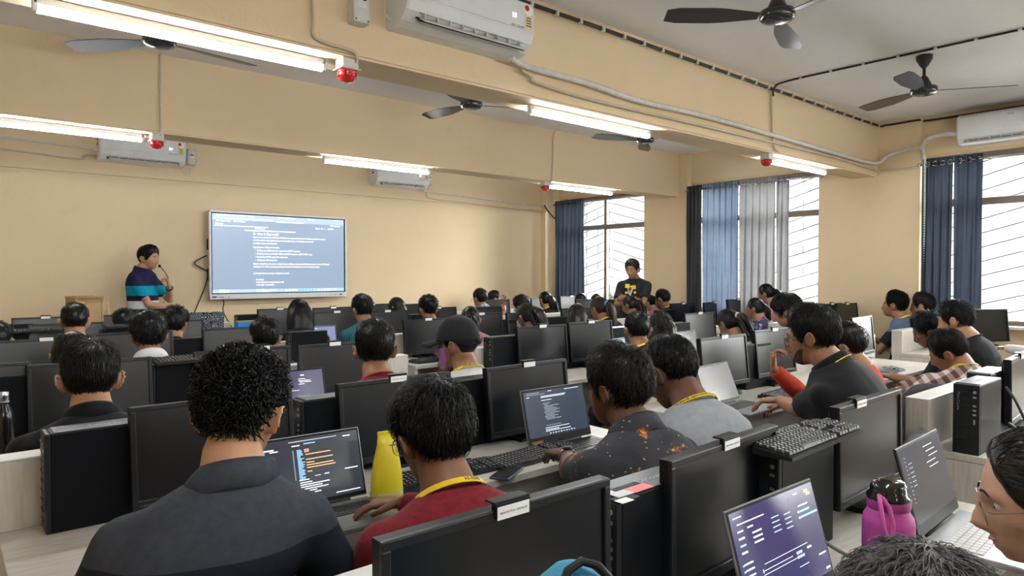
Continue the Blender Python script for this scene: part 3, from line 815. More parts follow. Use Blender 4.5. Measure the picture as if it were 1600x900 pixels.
# ------------------------------------------------------------------ small desktop computers standing on edge
CW, CL, CH = .095, .29, .285
def make_tower():
    t = thing('desktop_computer', '', 'computer', (0, 0, ZD), 0, 'upright black desktop computers')
    obj('case', MB().bbox((CL / 2, 0, CH / 2), (CL, CW, CH), .004), M_case, t)
    l = MB(); l.bbox((CL / 2 + .004, 0, CH + .001), (CL - .01, CW - .006, .003), .001); lo = obj('lid', l, M_casetop, t)
    tx = MB().merge(text_mb('Lenovo', .03, 0, .0002), frame_M((.10, -.012, CH + .0032), (1, 0, 0), (0, 1, 0))); obj('lid_lettering', tx, M_silver, lo)
    f = MB(); f.bbox((-.006, 0, CH / 2), (.014, CW, CH), .004); f.bbox((-.0135, -.03, CH / 2 + .03), (.003, .034, CH - .08), .001)
    for k in range(9): f.box((-.0135, .018, .03 + k * .028), (.003, .052, .003))
    fo = obj('front_panel', f, M_bezel, t)
    p = MB()
    for z in (.235, .20, .182, .164): p.box((-.0155, -.030, z), (.002, .012, .007))
    p.lathe([(.006, 0), (.006, .002)], 12, 0, (-.0145, -.030, .256), Matrix.Rotation(R_(-90), 3, 'Y'))
    p.box((-.0155, -.030, .135), (.002, .007, .02)); obj('port', p, M_silver, fo)
    q = MB().merge(text_mb('ThinkCentre', .015, 0, .0002), frame_M((-.0145, .032, .255), (0, 0, -1), (0, -1, 0))); obj('front_lettering', q, M_silver, fo)
    g = MB()
    for x in (.04, CL - .04):
        for y in (-.03, .03): g.box((x, y, .0), (.02, .012, .004))
    return t
pc0 = make_tower(); pcu = [False]
def pc(row, u, label, dy=.075, x=None, stick=False):
    Y = ROWS[row] + dy
    X = atY(u, 500, Y).x if x is None else x
    if not pcu[0]: pcu[0] = True; t = pc0; t.location = (X, Y, ZD); t['label'] = label
    else: t = dup(pc0, (X, Y, ZD), 0, label)
    return t
pc(1, 72, 'upright black computer at the lower left on the bare desk corner', dy=.075)
pc(0, 945, 'upright black computer with stickers on top, between the two near monitors', dy=.05)
pc(0, 1168, 'upright black computer under the keyboard at the lower right', dy=.0, x=1.60)
pc(0, 1482, 'upright black computer standing alone on the right desk end, ports facing the aisle', x=3.21, dy=.0)
pc(0, 1536, 'upright black computer behind the lone one, next to the cut-off monitor', x=3.60, dy=.06)
pc(1, 466, 'upright black computer behind the code laptop, left of the red jumper monitor')
pc(1, 706, 'upright black computer between the two monitors right of the red jumper')
pc(1, 1158, 'upright black computer between the monitors of the black polo student', dy=.05)
pc(2, -6, 'upright black computer at the left edge behind the steel bottle')
pc(2, 238, 'upright black computer under a keyboard left of the curly head')
pc(2, 764, 'upright black computer standing right of the grey cap')
pc(2, 872, 'upright black computer between the two monitors above the flame shirt')
pc(2, 953, 'upright black computer with a bright lid left of the boy with the yellow strap', dy=.06)
pc(2, 1042, 'upright black computer beside the grey monitor left of the ponytail', dy=.04)
pc(2, 1205, 'upright black computer beside the pale cable box by the fringe-haired boy', x=6.98, dy=-.10)
pc(3, 262, 'upright black computer in front of the light-reflecting monitor, fourth row')
pc(3, 452, 'upright black computer beside the pale laptop below the long black hair')
pc(3, 704, 'upright black computer behind the peak of the cap', dy=.05)
pc(3, 790, 'upright black computer left of the wavy-haired girl', dy=.05)
pc(3, 854, 'upright black computer below the ponytailed girl by the corner', dy=.03)
pc(3, 1027, 'upright black computer beside the boy with the yellow collar strap')
pc(4, 8, 'upright black computer under a keyboard at the left edge, fifth row')
pc(4, 157, 'upright black computer under a keyboard left of the presenter', dy=.02)
pc(4, 553, 'upright black computer behind the teal-shirted student')
pc(4, 640, 'upright black computer left of the curly-haired head', dy=.02)
pc(5, -12, 'upright black computer standing against the front wall at the left edge', dy=.05)
pc(5, 370, 'upright black computer right of the blue box')
pc(5, 463, 'upright black computer hidden behind the long black hair', dy=.05)
pc(5, 560, 'upright black computer behind the teal-shirted student, front row')

# ------------------------------------------------------------------ keyboards and mice
def make_keyboard():
    t = thing('keyboard', '', 'keyboard', (0, 0, ZD), 0, 'loose black keyboards')
    b = MB(); b.loft([np.array([[x, -.07, 0], [x, -.07, .009], [x, .055, .02], [x, .07, .017], [x, .07, 0]]) for x in (-.22, .22)], 0, True, False)
    obj('tray', b, M_bezel, t)
    k = MB()
    w = .0185
    blocks = [(-.212, 15), (.085, 3), (.147, 4)]
    for r in range(6):
        for x0, n in blocks:
            if x0 == .147 and r == 5: continue
            if x0 == .085 and r in (2,): continue
            j = 0
            while j < n:
                span = 1
                if r == 0 and n == 15 and j == 4: span = 6
                x = x0 + (j + span / 2) * w
                y = -.052 + r * .0192 + (.004 if r == 5 else 0)
                zz = .011 + .0110 * (y + .07) / .125
                hw = w * span / 2 - .0012; hy = .0082; tp = .0022
                V = [(x + a * (hw - q), y + c * (hy - q), zz + e) for e, q in ((0, 0), (.0075, tp)) for a, c in ((-1, -1), (1, -1), (1, 1), (-1, 1))]
                k.add(V, np.array([[0, 1, 5, 4], [1, 2, 6, 5], [2, 3, 7, 6], [3, 0, 4, 7], [4, 5, 6, 7]]), 0)
                if span == 1:
                    k.add([(x - .003, y - .001, zz + .0077), (x + .001, y - .001, zz + .0077), (x + .001, y + .004, zz + .0077), (x - .003, y + .004, zz + .0077)], np.array([[0, 1, 2, 3]]), 1)
                j += span
    stuff(obj('keys', k, [M_key, M_print], t))
    return t
kb0 = make_keyboard(); kbu = [False]
def kb(loc, rz, label):
    if not kbu[0]: kbu[0] = True; t = kb0; t.location = loc; t.rotation_euler.z = R_(rz); t['label'] = label
    else: t = dup(kb0, loc, R_(rz), label)
    return t
ZT = ZD + CH + .0035
kb((1.77, .86, ZT), 2, 'keyboard lying on the computer at the lower right, behind the big monitor').rotation_euler.x = 0
kb((1.42, 2.02, ZD + .001), -2, 'keyboard on the desk right of the code laptop, behind the yellow pouch')
kb((1.82, 1.99, ZD + .001), 4, 'keyboard on the desk left of the flame-print laptop')
kb((3.92, 2.02, ZD + .001), 3, 'keyboard on the desk in front of the red sleeve')
kb((1.05, 3.68, ZT), 0, 'keyboard lying on the computer left of the curly head, third row')
kb((1.28, 6.30, ZT), 0, 'keyboard lying on a computer left of the presenter')
kb((.62, 6.28, ZT), 0, 'keyboard lying on a computer at the left edge, fifth row')
kb((3.2, 4.72, ZD + .001), 2, 'keyboard below the black monitor behind the grey cap')
kb((5.35, 1.98, ZD + .001), 5, 'keyboard beside the wrist watch of the checked shirt')
kb((7.42, 2.06, ZD + .05), 8, 'pale-lit keyboard by the window monitor at the right edge').rotation_euler.x = R_(4)
kb((7.40, 1.92, ZD + .001), 4, 'keyboard nearest the window at the right edge')
kb((1.86, 3.35, ZD + .001), 0, 'keyboard on the third-row desk by the pale laptop screen')

def mouse(loc, rz, label):
    t = thing('computer_mouse', label, 'mouse', loc, R_(rz), 'black mice')
    b = MB()
    rings = []
    for s in np.linspace(-1, 1, 9):
        w = .030 * math.sqrt(max(0.02, 1 - s * s * .98)); h = .034 * math.sqrt(max(.02, 1 - ((s + .15) / 1.16) ** 2))
        a = np.linspace(0, PI, 9)
        rings.append(np.stack([-np.cos(a) * w, np.full(9, s * .053), np.sin(a) * h + .001], 1))
    b.loft(rings, 0, True, True); obj('shell', b, M_black, t)
    w_ = MB(); w_.tube([(-.003, .026, .031), (.003, .026, .031)], .007, 10); obj('wheel', w_, M_grey, t)
p_ = atZ(726, 755, ZD); mouse((p_.x, p_.y, ZD), 10, 'black mouse beside the head of the red jumper student')
p_ = atZ(668, 548, ZD); mouse((p_.x, 4.78, ZD), 0, 'black mouse beside the keyboard behind the grey cap')

# ------------------------------------------------------------------ laptops
def laptop(name, loc, rz, label, w=.34, d=.235, tilt=20, body=None, deck=None, lidm=None, scr=(.02, .022, .03), es=1.0, bez=.008, chin=.018, lines=None, keycol=None, back=False, extra=None):
    """loc: hinge middle on the table; keyboard towards -y, screen leaning back"""
    t = thing('laptop', label, 'laptop', loc, R_(rz), 'open laptops')
    body = body or M_bezel; deck = deck or body
    obj('base', MB().bbox((0, -d / 2, .009), (w, d, .016), .004), deck, t)
    k = MB(); kw = (w - .04) / 14
    for r in range(5):
        j = 0
        while j < 14:
            sp = 5 if (r == 0 and j == 4) else 1
            k.box((-w / 2 + .02 + (j + sp / 2) * kw, -d * .55 + r * .0185 + .012, .0178), (kw * sp - .003, .0155, .0022)); j += sp
    stuff(obj('keys', k, keycol or M_key, t))
    obj('touchpad', MB().bbox((0, -d * .80, .0172), (w * .30, d * .30, .0012), .0005), M_grey if deck is M_bezel else deck, t)
    L = bpy.data.objects.new('lid', None)
    Rt = Matrix.Rotation(R_(-tilt), 3, 'X')
    hh = d * .93
    lid = MB(); lid.bbox((0, .004, hh / 2 + .006), (w, .007, hh), .003); lo = obj('lid', lid, lidm or body, t, (0, 0, .016)); lo.rotation_euler.x = R_(-tilt)
    bz = MB(); bz.box((0, .0, hh / 2 + .006), (w - .006, .0015, hh - .006)); obj('bezel', bz, M_black, lo)
    sw, sh = w - 2 * bez - .006, hh - bez - chin - .006
    sz = .009 + chin + sh / 2
    obj('screen', MB().box((0, -.0012, sz), (sw, .0012, sh)), emit_screen(scr, es), lo)
    if lines:
        cols = {}
        for (x, y, l, h, c) in lines:
            cols.setdefault(c, MB()).box(((x + l / 2 - .5) * sw, -.0021, sz + (.5 - y) * sh), (l * sw, .0006, h * sh))
        mbx = MB(); ms = []
        for i, (c, q) in enumerate(cols.items()):
            for V in [np.concatenate(q.V)]:
                for f, mm, sm in q.F: mbx.F.append((f + mbx.n, i, sm))
                mbx.V.append(V); mbx.n += len(V)
            ms.append(emit('screen_glyphs', c, .8))
        stuff(obj('screen_content', mbx, ms, lo))
    if extra: extra(t, lo, w, hh)
    obj('hinge', MB().tube([(-w * .32, .002, .016), (w * .32, .002, .016)], .006, 8), M_dark, t)
    return t
_es = {}
def emit_screen(c, s):
    if (c, s) not in _es:
        m, nt, b = nodes('lit_laptop_screen'); b.inputs['Base Color'].default_value = (.012, .013, .016, 1); b.inputs['Roughness'].default_value = .2
        b.inputs['Emission Color'].default_value = (*c, 1); b.inputs['Emission Strength'].default_value = s; _es[(c, s)] = m
    return _es[(c, s)]
W_ = (.75, .78, .82); O_ = (.72, .36, .14); B_ = (.22, .42, .68); G_ = (.3, .33, .38); P_ = (.55, .3, .2)
rl = random.Random(3)
code = [(.27, .05, .5, .012, G_), (.84, .07, .08, .015, W_), (.02, .13, .1, .02, W_), (.08, .16, .08, .015, W_), (.3, .115, .08, .014, W_), (.42, .10, .12, .014, B_)]
for i in range(24):
    y = .19 + i * .0195
    code.append((.30, y, .012, .007, G_)); code.append((.345, y, rl.uniform(.03, .075), .011, B_))
    if i in (0, 1, 2): code.append((.42, y, .05, .011, P_))
for y, l in ((.27, .26), (.35, .28), (.44, .28), (.48, .30), (.40, .08), (.54, .05)): code.append((.43, y, l, .013, O_))
for i, l in enumerate((.12, .3, .22, .28, .16, .20)): code.append((.345, .70 + i * .034, l, .013, W_))
code += [(.60, .62, .05, .02, B_), (.5, .625, .06, .013, G_), (.82, .60, .14, .014, W_), (.34, .66, .1, .013, W_), (.70, .95, .26, .012, W_), (.08, .95, .2, .012, W_)]
laptop('laptop', (.90, 1.97, ZD), -3, 'silver-edged laptop showing code between the dark polo and red jumper students', .33, .235, 18, M_silver, M_grey, M_silver, (.011, .013, .018), 1.0, .006, .012, code, M_key)
doc = [(.05, .04, .2, .008, G_), (.4, .03, .06, .008, W_), (.68, .035, .25, .008, W_), (.04, .075, .3, .006, G_), (.04, .12, .05, .008, W_), (.27, .13, .42, .008, W_), (.27, .155, .40, .008, W_), (.27, .22, .17, .008, W_)]
for i in range(12): doc.append((.29 + .01 * (i % 3), .29 + i * .032, rl.uniform(.06, .26), .007, G_))
doc += [(.29, .78, .25, .006, G_), (.27, .83, .40, .008, W_), (.27, .87, .22, .008, W_), (.27, .90, .42, .008, W_)] + [(.33 + k * .045, .955, .022, .014, (.3, .5, .75) if k % 2 else W_) for k in range(10)]
def asus(t, lo, w, hh):
    T = MB().merge(text_mb('ASUS', .014, 0, .0002, 'CENTER'), frame_M((0, -.0015, .008), (1, 0, 0), (0, 0, 1))); obj('lid_lettering', T, M_black, lo)
    s = MB(); s.box((-w / 2 + .05, -.0015, .014), (.06, .0008, .018)); obj('sticker', s, pm('orange_black_sticker', (.28, .10, .03), .5, var=.8, vs=120), lo)
laptop('laptop', (2.04, 2.05, ZD), -1, 'charcoal laptop with a text page in front of the flame-print shirt student', .37, .25, 14, M_bezel, M_bezel, M_grey, (.012, .018, .028), 1.0, .008, .028, doc, None, extra=asus)
ui = [(.03, .06, .09, .01, W_), (.06, .13, .30, .01, W_), (.05, .20, .06, .014, W_), (.16, .19, .06, .014, W_), (.74, .06, .05, .012, W_)]
for i in range(3): ui += [(.05, .27 + i * .07, .06, .018, B_ if i % 2 else W_), (.20, .26 + i * .05, .10, .016, W_)]
for i in range(4): ui += [(.43, .20 + i * .05, .09, .012, G_), (.58, .22 + i * .05, .08, .012, G_)]
for i in range(5): ui += [(.05, .52 + i * .06, .09, .015, W_), (.03, .525 + i * .06, .015, .015, B_)]
ui += [(.25, .60, .52, .004, W_), (.22, .66, .35, .004, W_), (.22, .70, .40, .004, W_), (.22, .66, .003, .04, W_), (.62, .655, .07, .03, G_), (.76, .65, .05, .02, W_), (.62, .70, .09, .028, G_), (.77, .20, .12, .014, W_), (.77, .26, .13, .022, B_), (.77, .32, .22, .022, B_), (.75, .26, .012, .022, W_), (.75, .32, .012, .022, W_),
       (.88, .78, .09, .014, W_), (.62, .80, .12, .004, W_), (.55, .93, .14, .01, W_), (.93, .95, .05, .02, W_), (.88, .07, .05, .035, (.65, .42, .2)), (.90, .105, .05, .03, (.65, .42, .2)), (.68, .095, .02, .03, (.5, .1, .1))]
laptop('laptop', (1.42, .70, ZD), -1, 'laptop with a dark purple screen in front of the lower right monitor', .365, .25, 16, M_bezel, M_bezel, M_grey, (.022, .020, .055), 1.0, .005, .02, ui)
l2 = [(.08, .12 + i * .055, .02, .006, G_) for i in range(12)] + [(.55 + .04 * (i % 3), .10 + i * .075, .22, .006, W_) for i in range(5)] + [(.14, .22 + i * .06, .08, .006, G_) for i in range(6)]
laptop('laptop', (2.19, .66, ZD), 2, 'grey laptop with pale keys behind the pink bottle', .37, .26, 15, M_bezel, M_silver, M_bezel, (.016, .019, .026), 1.0, .006, .03, l2, M_offw)
l3 = [(.2, .72 + i * .03, rl.uniform(.1, .2), .006, P_) for i in range(6)]
laptop('laptop', (3.32, 2.06, ZD), 3, 'slim silver laptop with a dark brown screen used by the black polo student', .355, .24, 22, M_silver, M_grey, M_silver, (.016, .011, .010), 1.0, .006, .014, l3, M_key)
l4 = [(.62, .12, .06, .03, W_), (.58, .22, .12, .012, W_), (.58, .27, .2, .014, W_), (.6, .31, .2, .012, W_), (.58, .36, .1, .012, W_), (.38, .52, .2, .01, W_), (.55, .7, .2, .03, G_), (.6, .78, .18, .012, W_), (.06, .3, .12, .012, P_)]
laptop('laptop', (1.42, 3.36, ZD), 0, 'laptop with a purple chat page above the curly head, third row', .34, .235, 14, M_bezel, M_bezel, M_bezel, (.030, .028, .055), 1.0, .006, .016, l4)
laptop('laptop', (4.02, 3.40, ZD), 12, 'pale laptop with a light blue screen left of the flame-shirt head', .33, .23, 14, M_silver, M_bezel, M_silver, (.12, .16, .24), 1.0, .006, .012, [(.1, .1 + i * .06, rl.uniform(.3, .7), .008, (.3, .36, .45)) for i in range(14)])
laptop('laptop', (5.02, 3.44, ZD), 4, 'black laptop with dark code screen left of the ponytailed girl', .34, .235, 18, M_bezel, M_silver, M_silver, (.014, .014, .015), 1.0, .006, .012, [(.25, .2 + i * .06, rl.uniform(.1, .4), .008, P_) for i in range(9)])
laptop('laptop', (2.78, 6.02, ZD), -4, 'small pale purple laptop screen left of the teal-shirted student', .34, .235, 12, M_silver, M_bezel, M_silver, (.085, .095, .16), 1.0, .006, .012, [(.1, .1, .05, .04, W_), (.25, .09, .2, .015, W_), (.25, .14, .2, .015, W_), (.27, .2, .18, .015, W_), (.27, .26, .15, .015, W_)])
laptop('laptop', (.52, 4.72, ZD), 0, 'black laptop low behind the long-haired head at the left', .34, .235, 30, M_bezel, M_bezel, M_bezel, (.02, .02, .025), 1.0)
# presenter's laptop: its patterned back faces the room
m_pat, nt, b = nodes('doodle_lid')
v = coord(nt, (1, 1, 1)); vo = nt.nodes.new('ShaderNodeTexVoronoi'); vo.inputs['Scale'].default_value = 22; nt.links.new(v, vo.inputs['Vector'])
w_ = nt.nodes.new('ShaderNodeMath'); w_.operation = 'SINE'; mlt = nt.nodes.new('ShaderNodeMath'); mlt.operation = 'MULTIPLY'; mlt.inputs[1].default_value = 26
nt.links.new(vo.outputs['Distance'], mlt.inputs[0]); nt.links.new(mlt.outputs[0], w_.inputs[0])
nt.links.new(ramp(nt, w_.outputs[0], [(.45, (.01, .012, .02)), (.6, (.05, .10, .16)), (.8, (.18, .30, .42)), (.95, (.75, .8, .85))]), b.inputs['Base Color']); b.inputs['Roughness'].default_value = .4
laptop('laptop', (2.09, 7.22, ZD + .10), 172, 'presenter laptop with a doodle-patterned lid in front of the wall display', .36, .25, 14, M_bezel, M_bezel, m_pat, (.1, .12, .15), 1.0)
t = thing('laptop_riser', 'low pale box under the doodle-lidded laptop', 'box', (2.09, 7.30, ZD)); obj('board', MB().bbox((0, 0, .05), (.42, .30, .099), .003), M_edge, t); obj('trim', MB().bbox((0, -.151, .05), (.42, .004, .02), .001), M_ash, t)

# ------------------------------------------------------------------ loose things
t = thing('vacuum_flask', 'large pink and grey flask with a black lid and pink carry loop', 'bottle', (1.60, .585, ZD))
mf, nt, b = nodes('pink_grey_coat'); v = coord(nt); sp = nt.nodes.new('ShaderNodeSeparateXYZ'); nt.links.new(v, sp.inputs[0])
nt.links.new(ramp(nt, sp.outputs[2], [(.075, (.17, .20, .24)), (.125, (.50, .075, .36))]), b.inputs['Base Color']); b.inputs['Roughness'].default_value = .55; b.inputs['Specular IOR Level'].default_value = .4
obj('body', MB().lathe([(.048, 0), (.052, .006), (.0525, .19), (.050, .203), (.043, .214), (.0425, .222)], 40), mf, t)
obj('collar', MB().lathe([(.0425, .221), (.044, .224), (.044, .240), (.0425, .243)], 40), pm('pink_collar', (.36, .05, .26), .45), t)
c = MB(); c.lathe([(.0445, .2425), (.0445, .250), (.038, .256), (.037, .268), (.030, .281), (.012, .284)], 36); c.bbox((.006, 0, .279), (.058, .03, .016), .006)
for s in (-1, 1): c.bbox((s * .043, 0, .258), (.018, .022, .018), .005)
obj('lid', c, pm('gloss_black_lid', (.012, .012, .013), .12, .6), t)
lp = MB(); lp.tube([(-.052, 0, .26), (-.062, -.006, .245), (-.068, -.016, .20), (-.066, -.02, .180), (-.056, -.024, .174), (-.046, -.026, .18), (-.044, -.026, .20), (-.046, -.018, .235), (-.050, -.006, .255)], .0048, 8, closed=True)
M_loop = pm('pink_loop', (.62, .10, .42), .45); obj('carry_loop', lp, M_loop, t)
lp = MB(); lp.tube([(.046, 0, .262), (.056, -.004, .25), (.058, -.008, .232), (.052, -.008, .226), (.048, -.006, .24)], .005, 8); obj('side_loop', lp, M_loop, t)

t = thing('steel_bottle', 'black steel bottle with a silver cap at the left edge', 'bottle', (atY(4, 640, 3.32).x, 3.32, ZD))
obj('body', MB().lathe([(.034, 0), (.037, .005), (.037, .165), (.030, .20), (.021, .222), (.020, .232)], 28), pm('gloss_black_steel', (.015, .016, .018), .15, .6, metal=.3), t)
obj('cap', MB().lathe([(.0225, .2325), (.0225, .262), (.020, .27), (.006, .272)], 24), M_steel, t)
obj('ring', MB().lathe([(.0215, .2305), (.0235, .2305), (.0235, .2345), (.0215, .2345)], 24), M_steel, t)

t = thing('phone', 'black phone lying on the desk between red jumper and flame shirt', 'phone', (*atZ(792, 741, ZD).xy, ZD), R_(-62))
obj('body', MB().bbox((0, 0, .005), (.075, .16, .009), .004), pm('blue_black_case', (.02, .04, .09), .35), t); obj('screen', MB().box((0, 0, .0098), (.068, .150, .0008)), pm('phone_glass', (.004, .004, .005), .08, .6), t)
t = thing('tablet', 'black tablet lying flat beside the code laptop', 'tablet', (1.20, 1.90, ZD), R_(12))
obj('body', MB().bbox((0, 0, .004), (.13, .17, .007), .003), M_bezel, t); obj('screen', MB().box((0, 0, .0078), (.118, .155, .0008)), M_screen, t)
# yellow pouch standing behind the red jumper student's face
t = thing('yellow_pouch', 'bright yellow plastic pouch standing left of the red jumper student', 'pouch', (1.10, 1.90, ZD), R_(-8))
my = pm('yellow_plastic', (.72, .60, .03), .35, .5, var=.08, vs=9); my2 = pm('olive_label', (.30, .27, .06), .4)
rings = []
for z, w, d in ((0, .052, .035), (.01, .055, .038), (.10, .052, .036), (.17, .042, .028), (.22, .032, .016), (.255, .030, .006)):
    a = np.arange(20) / 20 * 2 * PI; rings.append(np.stack([np.cos(a) * w, np.sin(a) * d, np.full(20, z * .87)], 1))
obj('pouch_body', MB().loft(rings), my, t); obj('base_band', MB().loft([r_ * np.array([1.012, 1.02, 1]) + np.array([0, 0, .0]) for r_ in (rings[0] + np.array([0, 0, .004]), rings[1] * np.array([1, 1, 5]))]), my2, t)
obj('top_seam', MB().bbox((0, 0, .226), (.062, .006, .016), .002), my, t)

t = thing('cardboard_carton', 'open brown cardboard carton against the front wall at the left', 'box', (1.09, 7.45, 1.01), R_(14))
c = MB(); bx = MB()
for (cc, dd) in (((0, -.10, .13), (.24, .006, .26)), ((0, .10, .13), (.24, .006, .26)), ((-.12, 0, .13), (.006, .2, .26)), ((.12, 0, .13), (.006, .2, .26)), ((0, 0, .004), (.24, .2, .008))): bx.box(cc, dd)
obj('walls', bx, M_card, t)
fl = MB(); fl.box((-.03, -.1035, .14), (.006, .002, .20)); fl.box((.05, -.104, .22), (.14, .002, .008)); fl.box((.105, -.104, .13), (.008, .002, .2)); obj('crease', fl, pm('dark_cardboard', (.27, .16, .07), .8), t)
f2 = MB(); f2.box((0, -.12, .265), (.24, .045, .005), 0, Matrix.Rotation(R_(12), 3, 'X')); f2.box((0, .11, .266), (.24, .05, .005), 0, Matrix.Rotation(R_(-10), 3, 'X')); obj('flap', f2, M_card, t)
tag(obj('carton_support', MB().bbox((1.05, 7.47, .885), (.42, .2, .246), .004), M_black), 'black case under the cardboard carton on the front desk', 'case')
t = thing('folded_card', 'tented piece of brown card beside the cardboard carton', 'card', (1.30, 7.50, 1.01), R_(10))
pr = MB(); pr.add([(-.075, -.03, 0), (.075, -.03, 0), (-.01, .0, .235), (-.012, .03, 0), (-.022, -.031, 0), (-.004, -.031, 0)], [np.array([[0, 1, 2], [1, 3, 2], [3, 0, 2]])]); obj('sheet', pr, M_card, t)
tp = MB(); tp.add([(-.012, -.0315, .0), (.004, -.0315, .0), (-.009, -.0015, .232), (-.0115, -.0015, .232)], [np.array([[0, 1, 2, 3]])]); obj('seam', tp, pm('glossy_tape', (.6, .5, .36), .2), t)
t = thing('blue_box', 'bright blue box on the front desk below the doodle laptop', 'box', (2.52, 7.06, ZD))
obj('carton', MB().bbox((0, 0, .118), (.34, .12, .236), .003), pm('azure_card', (.0, .27, .78), .5), t); obj('lid', MB().bbox((0, 0, .241), (.345, .125, .012), .003), M_card, t)
t = thing('dark_lid_laptop', 'dark laptop lid with a pale rim, open in front of the presenter', 'laptop', (1.60, 7.15, ZD + .0), R_(3))
obj('base', MB().bbox((0, .16, .13), (.36, .24, .26), .004), M_black, t); lb = obj('lid', MB().bbox((0, 0, .135), (.36, .008, .25), .003), M_bezel, t, (0, .02, .14)); lb.rotation_euler.x = R_(8); obj('rim', MB().bbox((0, -.002, .261), (.362, .011, .004), .001), M_silver, lb)
# stickers on the near computer
t = thing('sticker_sheet', 'pink and white sticker on the computer between the two near monitors', 'sticker', (.0, .0, .0))
px_ = atY(982, 760, .90).x
s = MB(); s.box((px_ + .03, .895, ZT + .0012), (.062, .03, .0008), 0); s.box((px_ + .015, .92, ZT + .0009), (.085, .018, .0006), 1); s.box((px_ + .0, .905, ZT + .0006), (.10, .045, .0004), 2)
obj('patch', s, [pm('pink_print', (.75, .16, .18), .4), M_black, M_offw], t); s = MB(); s.box((px_ - .055, .865, ZT + .0008), (.035, .022, .0006), 0); s.box((px_ - .04, .875, ZT + .0004), (.06, .03, .0004), 1); obj('white_patch', s, [M_paper, M_black], t)
# coiled cables by the pink flask
P = []
for k in range(60):
    a = k / 60 * 5 * PI; rr = .055 + .01 * math.sin(a * 1.7); P.append((1.50 + rr * math.cos(a) * 1.5, .73 + rr * math.sin(a) * .6, ZD + .006 + .004 * (k % 9) / 2))
tag(obj('coiled_lead', MB().tube(P, .0045, 6), M_cable), 'coiled black lead on the desk left of the pink flask', 'cable')
cable('monitor_lead', [(1.80, .92, .99), (1.74, .83, .90), (1.70, .78, .83), (1.72, .70, ZD + .03), (1.70, .64, ZD + .008), (1.58, .52, ZD + .006)], .005, M_grey, 'grey lead curving down behind the pink flask')
cable('power_lead', [(3.56, .83, 1.0), (3.50, .78, .95), (3.46, .72, .84), (3.40, .66, ZD + .01), (3.30, .62, ZD + .008)], .006, M_cable, 'black lead looping behind the lone upright computer')
cable('power_lead', [(3.48, .80, .86), (3.40, .70, .82), (3.36, .60, ZD + .02), (3.34, .52, ZD + .008)], .005, M_grey, 'grey plugged lead on the right desk end')
# backpack on the nearest desk
t = thing('backpack', 'blue bag with black piping, only its rounded top showing at the bottom', 'bag', (.643, .62, ZD - .0), R_(-20))
rings = []
for z, w, d in ((0, .13, .075), (.02, .145, .085), (.22, .135, .08), (.30, .105, .07), (.345, .070, .052), (.366, .036, .034), (.374, .010, .012)):
    a = np.arange(24) / 24 * 2 * PI; ca, sa = np.cos(a), np.sin(a)
    rings.append(np.stack([np.sign(ca) * np.abs(ca) ** .7 * w * .62, np.sign(sa) * np.abs(sa) ** .7 * d, np.full(24, z * .945)], 1))
obj('bag_body', MB().loft(rings), pm('azure_nylon', (.01, .22, .40), .6, bp=.4, bs=300), t)
pp = [(-.128, -.05, .02), (-.13, -.05, .20), (-.104, -.045, .30), (-.07, -.035, .35), (-.035, -.022, .378), (0, -.018, .386), (.035, -.022, .378), (.07, -.035, .35), (.104, -.045, .30), (.13, -.05, .20), (.128, -.05, .02)]
pp = [(x * .62, y, z * .945) for x, y, z in pp]
obj('piping', MB().tube(pp, .006, 8), M_black, t); obj('pocket', MB().tube([(x * .8, y - .02, z * .9) for x, y, z in pp[1:-1]], .007, 8), pm('teal_trim', (.005, .10, .20), .6), t)

# ------------------------------------------------------------------ people
def smooth(a, b, x):
    t = np.clip((x - a) / (b - a), 0, 1); return t * t * (3 - 2 * t)
def head_pt(d):
    """surface of the head for unit directions d (n,3); +y is the face, z up, metres"""
    x, y, z = d[:, 0], d[:, 1], d[:, 2]
    s = smooth(.12, -1, z)
    px = .0745 * x * (1 - .34 * s); pz = .112 * z + .004
    py = np.where(y > 0, .094, .100) * y
    py = np.where(y < 0, py * (1 - .5 * s), py * (1 - .06 * s)) + .040 * s * s
    px = px * (1 + .06 * smooth(.2, .8, z) * (y < 0))
    f = smooth(.15, .6, y)
    g = lambda a, c, w: np.exp(-((a - c) / w) ** 2)
    ax = np.abs(px)
    dy = .006 * g(pz, .024, .011) * g(ax, .028, .026)
    dy -= .011 * g(ax, .031, .016) * g(pz, .006, .012)
    nose = .034 * np.interp(pz, [-.050, -.040, -.028, -.006, .020, .034], [0, .72, 1, .62, .22, 0])
    dy += nose * g(px, 0, .0075 + .006 * smooth(.01, -.035, pz))
    dy += .006 * g(ax, .014, .006) * g(pz, -.036, .008)
    dy += .0075 * g(px, 0, .022) * (g(pz, -.0585, .0055) + .95 * g(pz, -.0725, .006))
    dy -= .004 * g(px, 0, .02) * g(pz, -.0655, .0028)
    dy += .008 * g(px, 0, .020) * g(pz, -.100, .014) - .004 * g(px, 0, .03) * g(pz, -.085, .007)
    py = py + dy * f
    px = px + np.sign(px) * .005 * g(pz, -.022, .018) * smooth(.25, .55, y) * smooth(.95, .6, y)
    return np.stack([px, py, pz], 1)
def unit(v):
    v = np.asarray(v, float); return v / (np.linalg.norm(v, axis=-1, keepdims=True) + 1e-12)
def sph(nu, nv, z0=-1, z1=1):
    th = np.linspace(math.acos(z1), math.acos(z0), nv); a = np.arange(nu) / nu * 2 * PI
    return [unit(np.stack([np.sin(t) * np.sin(a), np.sin(t) * np.cos(a), np.full(nu, math.cos(t))], 1)) for t in th]
def wob(p, f, seed=0):
    r = np.random.default_rng(seed); o = 0
    for k in range(5):
        w = unit(r.normal(size=3)) * f * r.uniform(.7, 1.4); o = o + np.sin(p @ w + r.uniform(0, 6))
    return o / 5
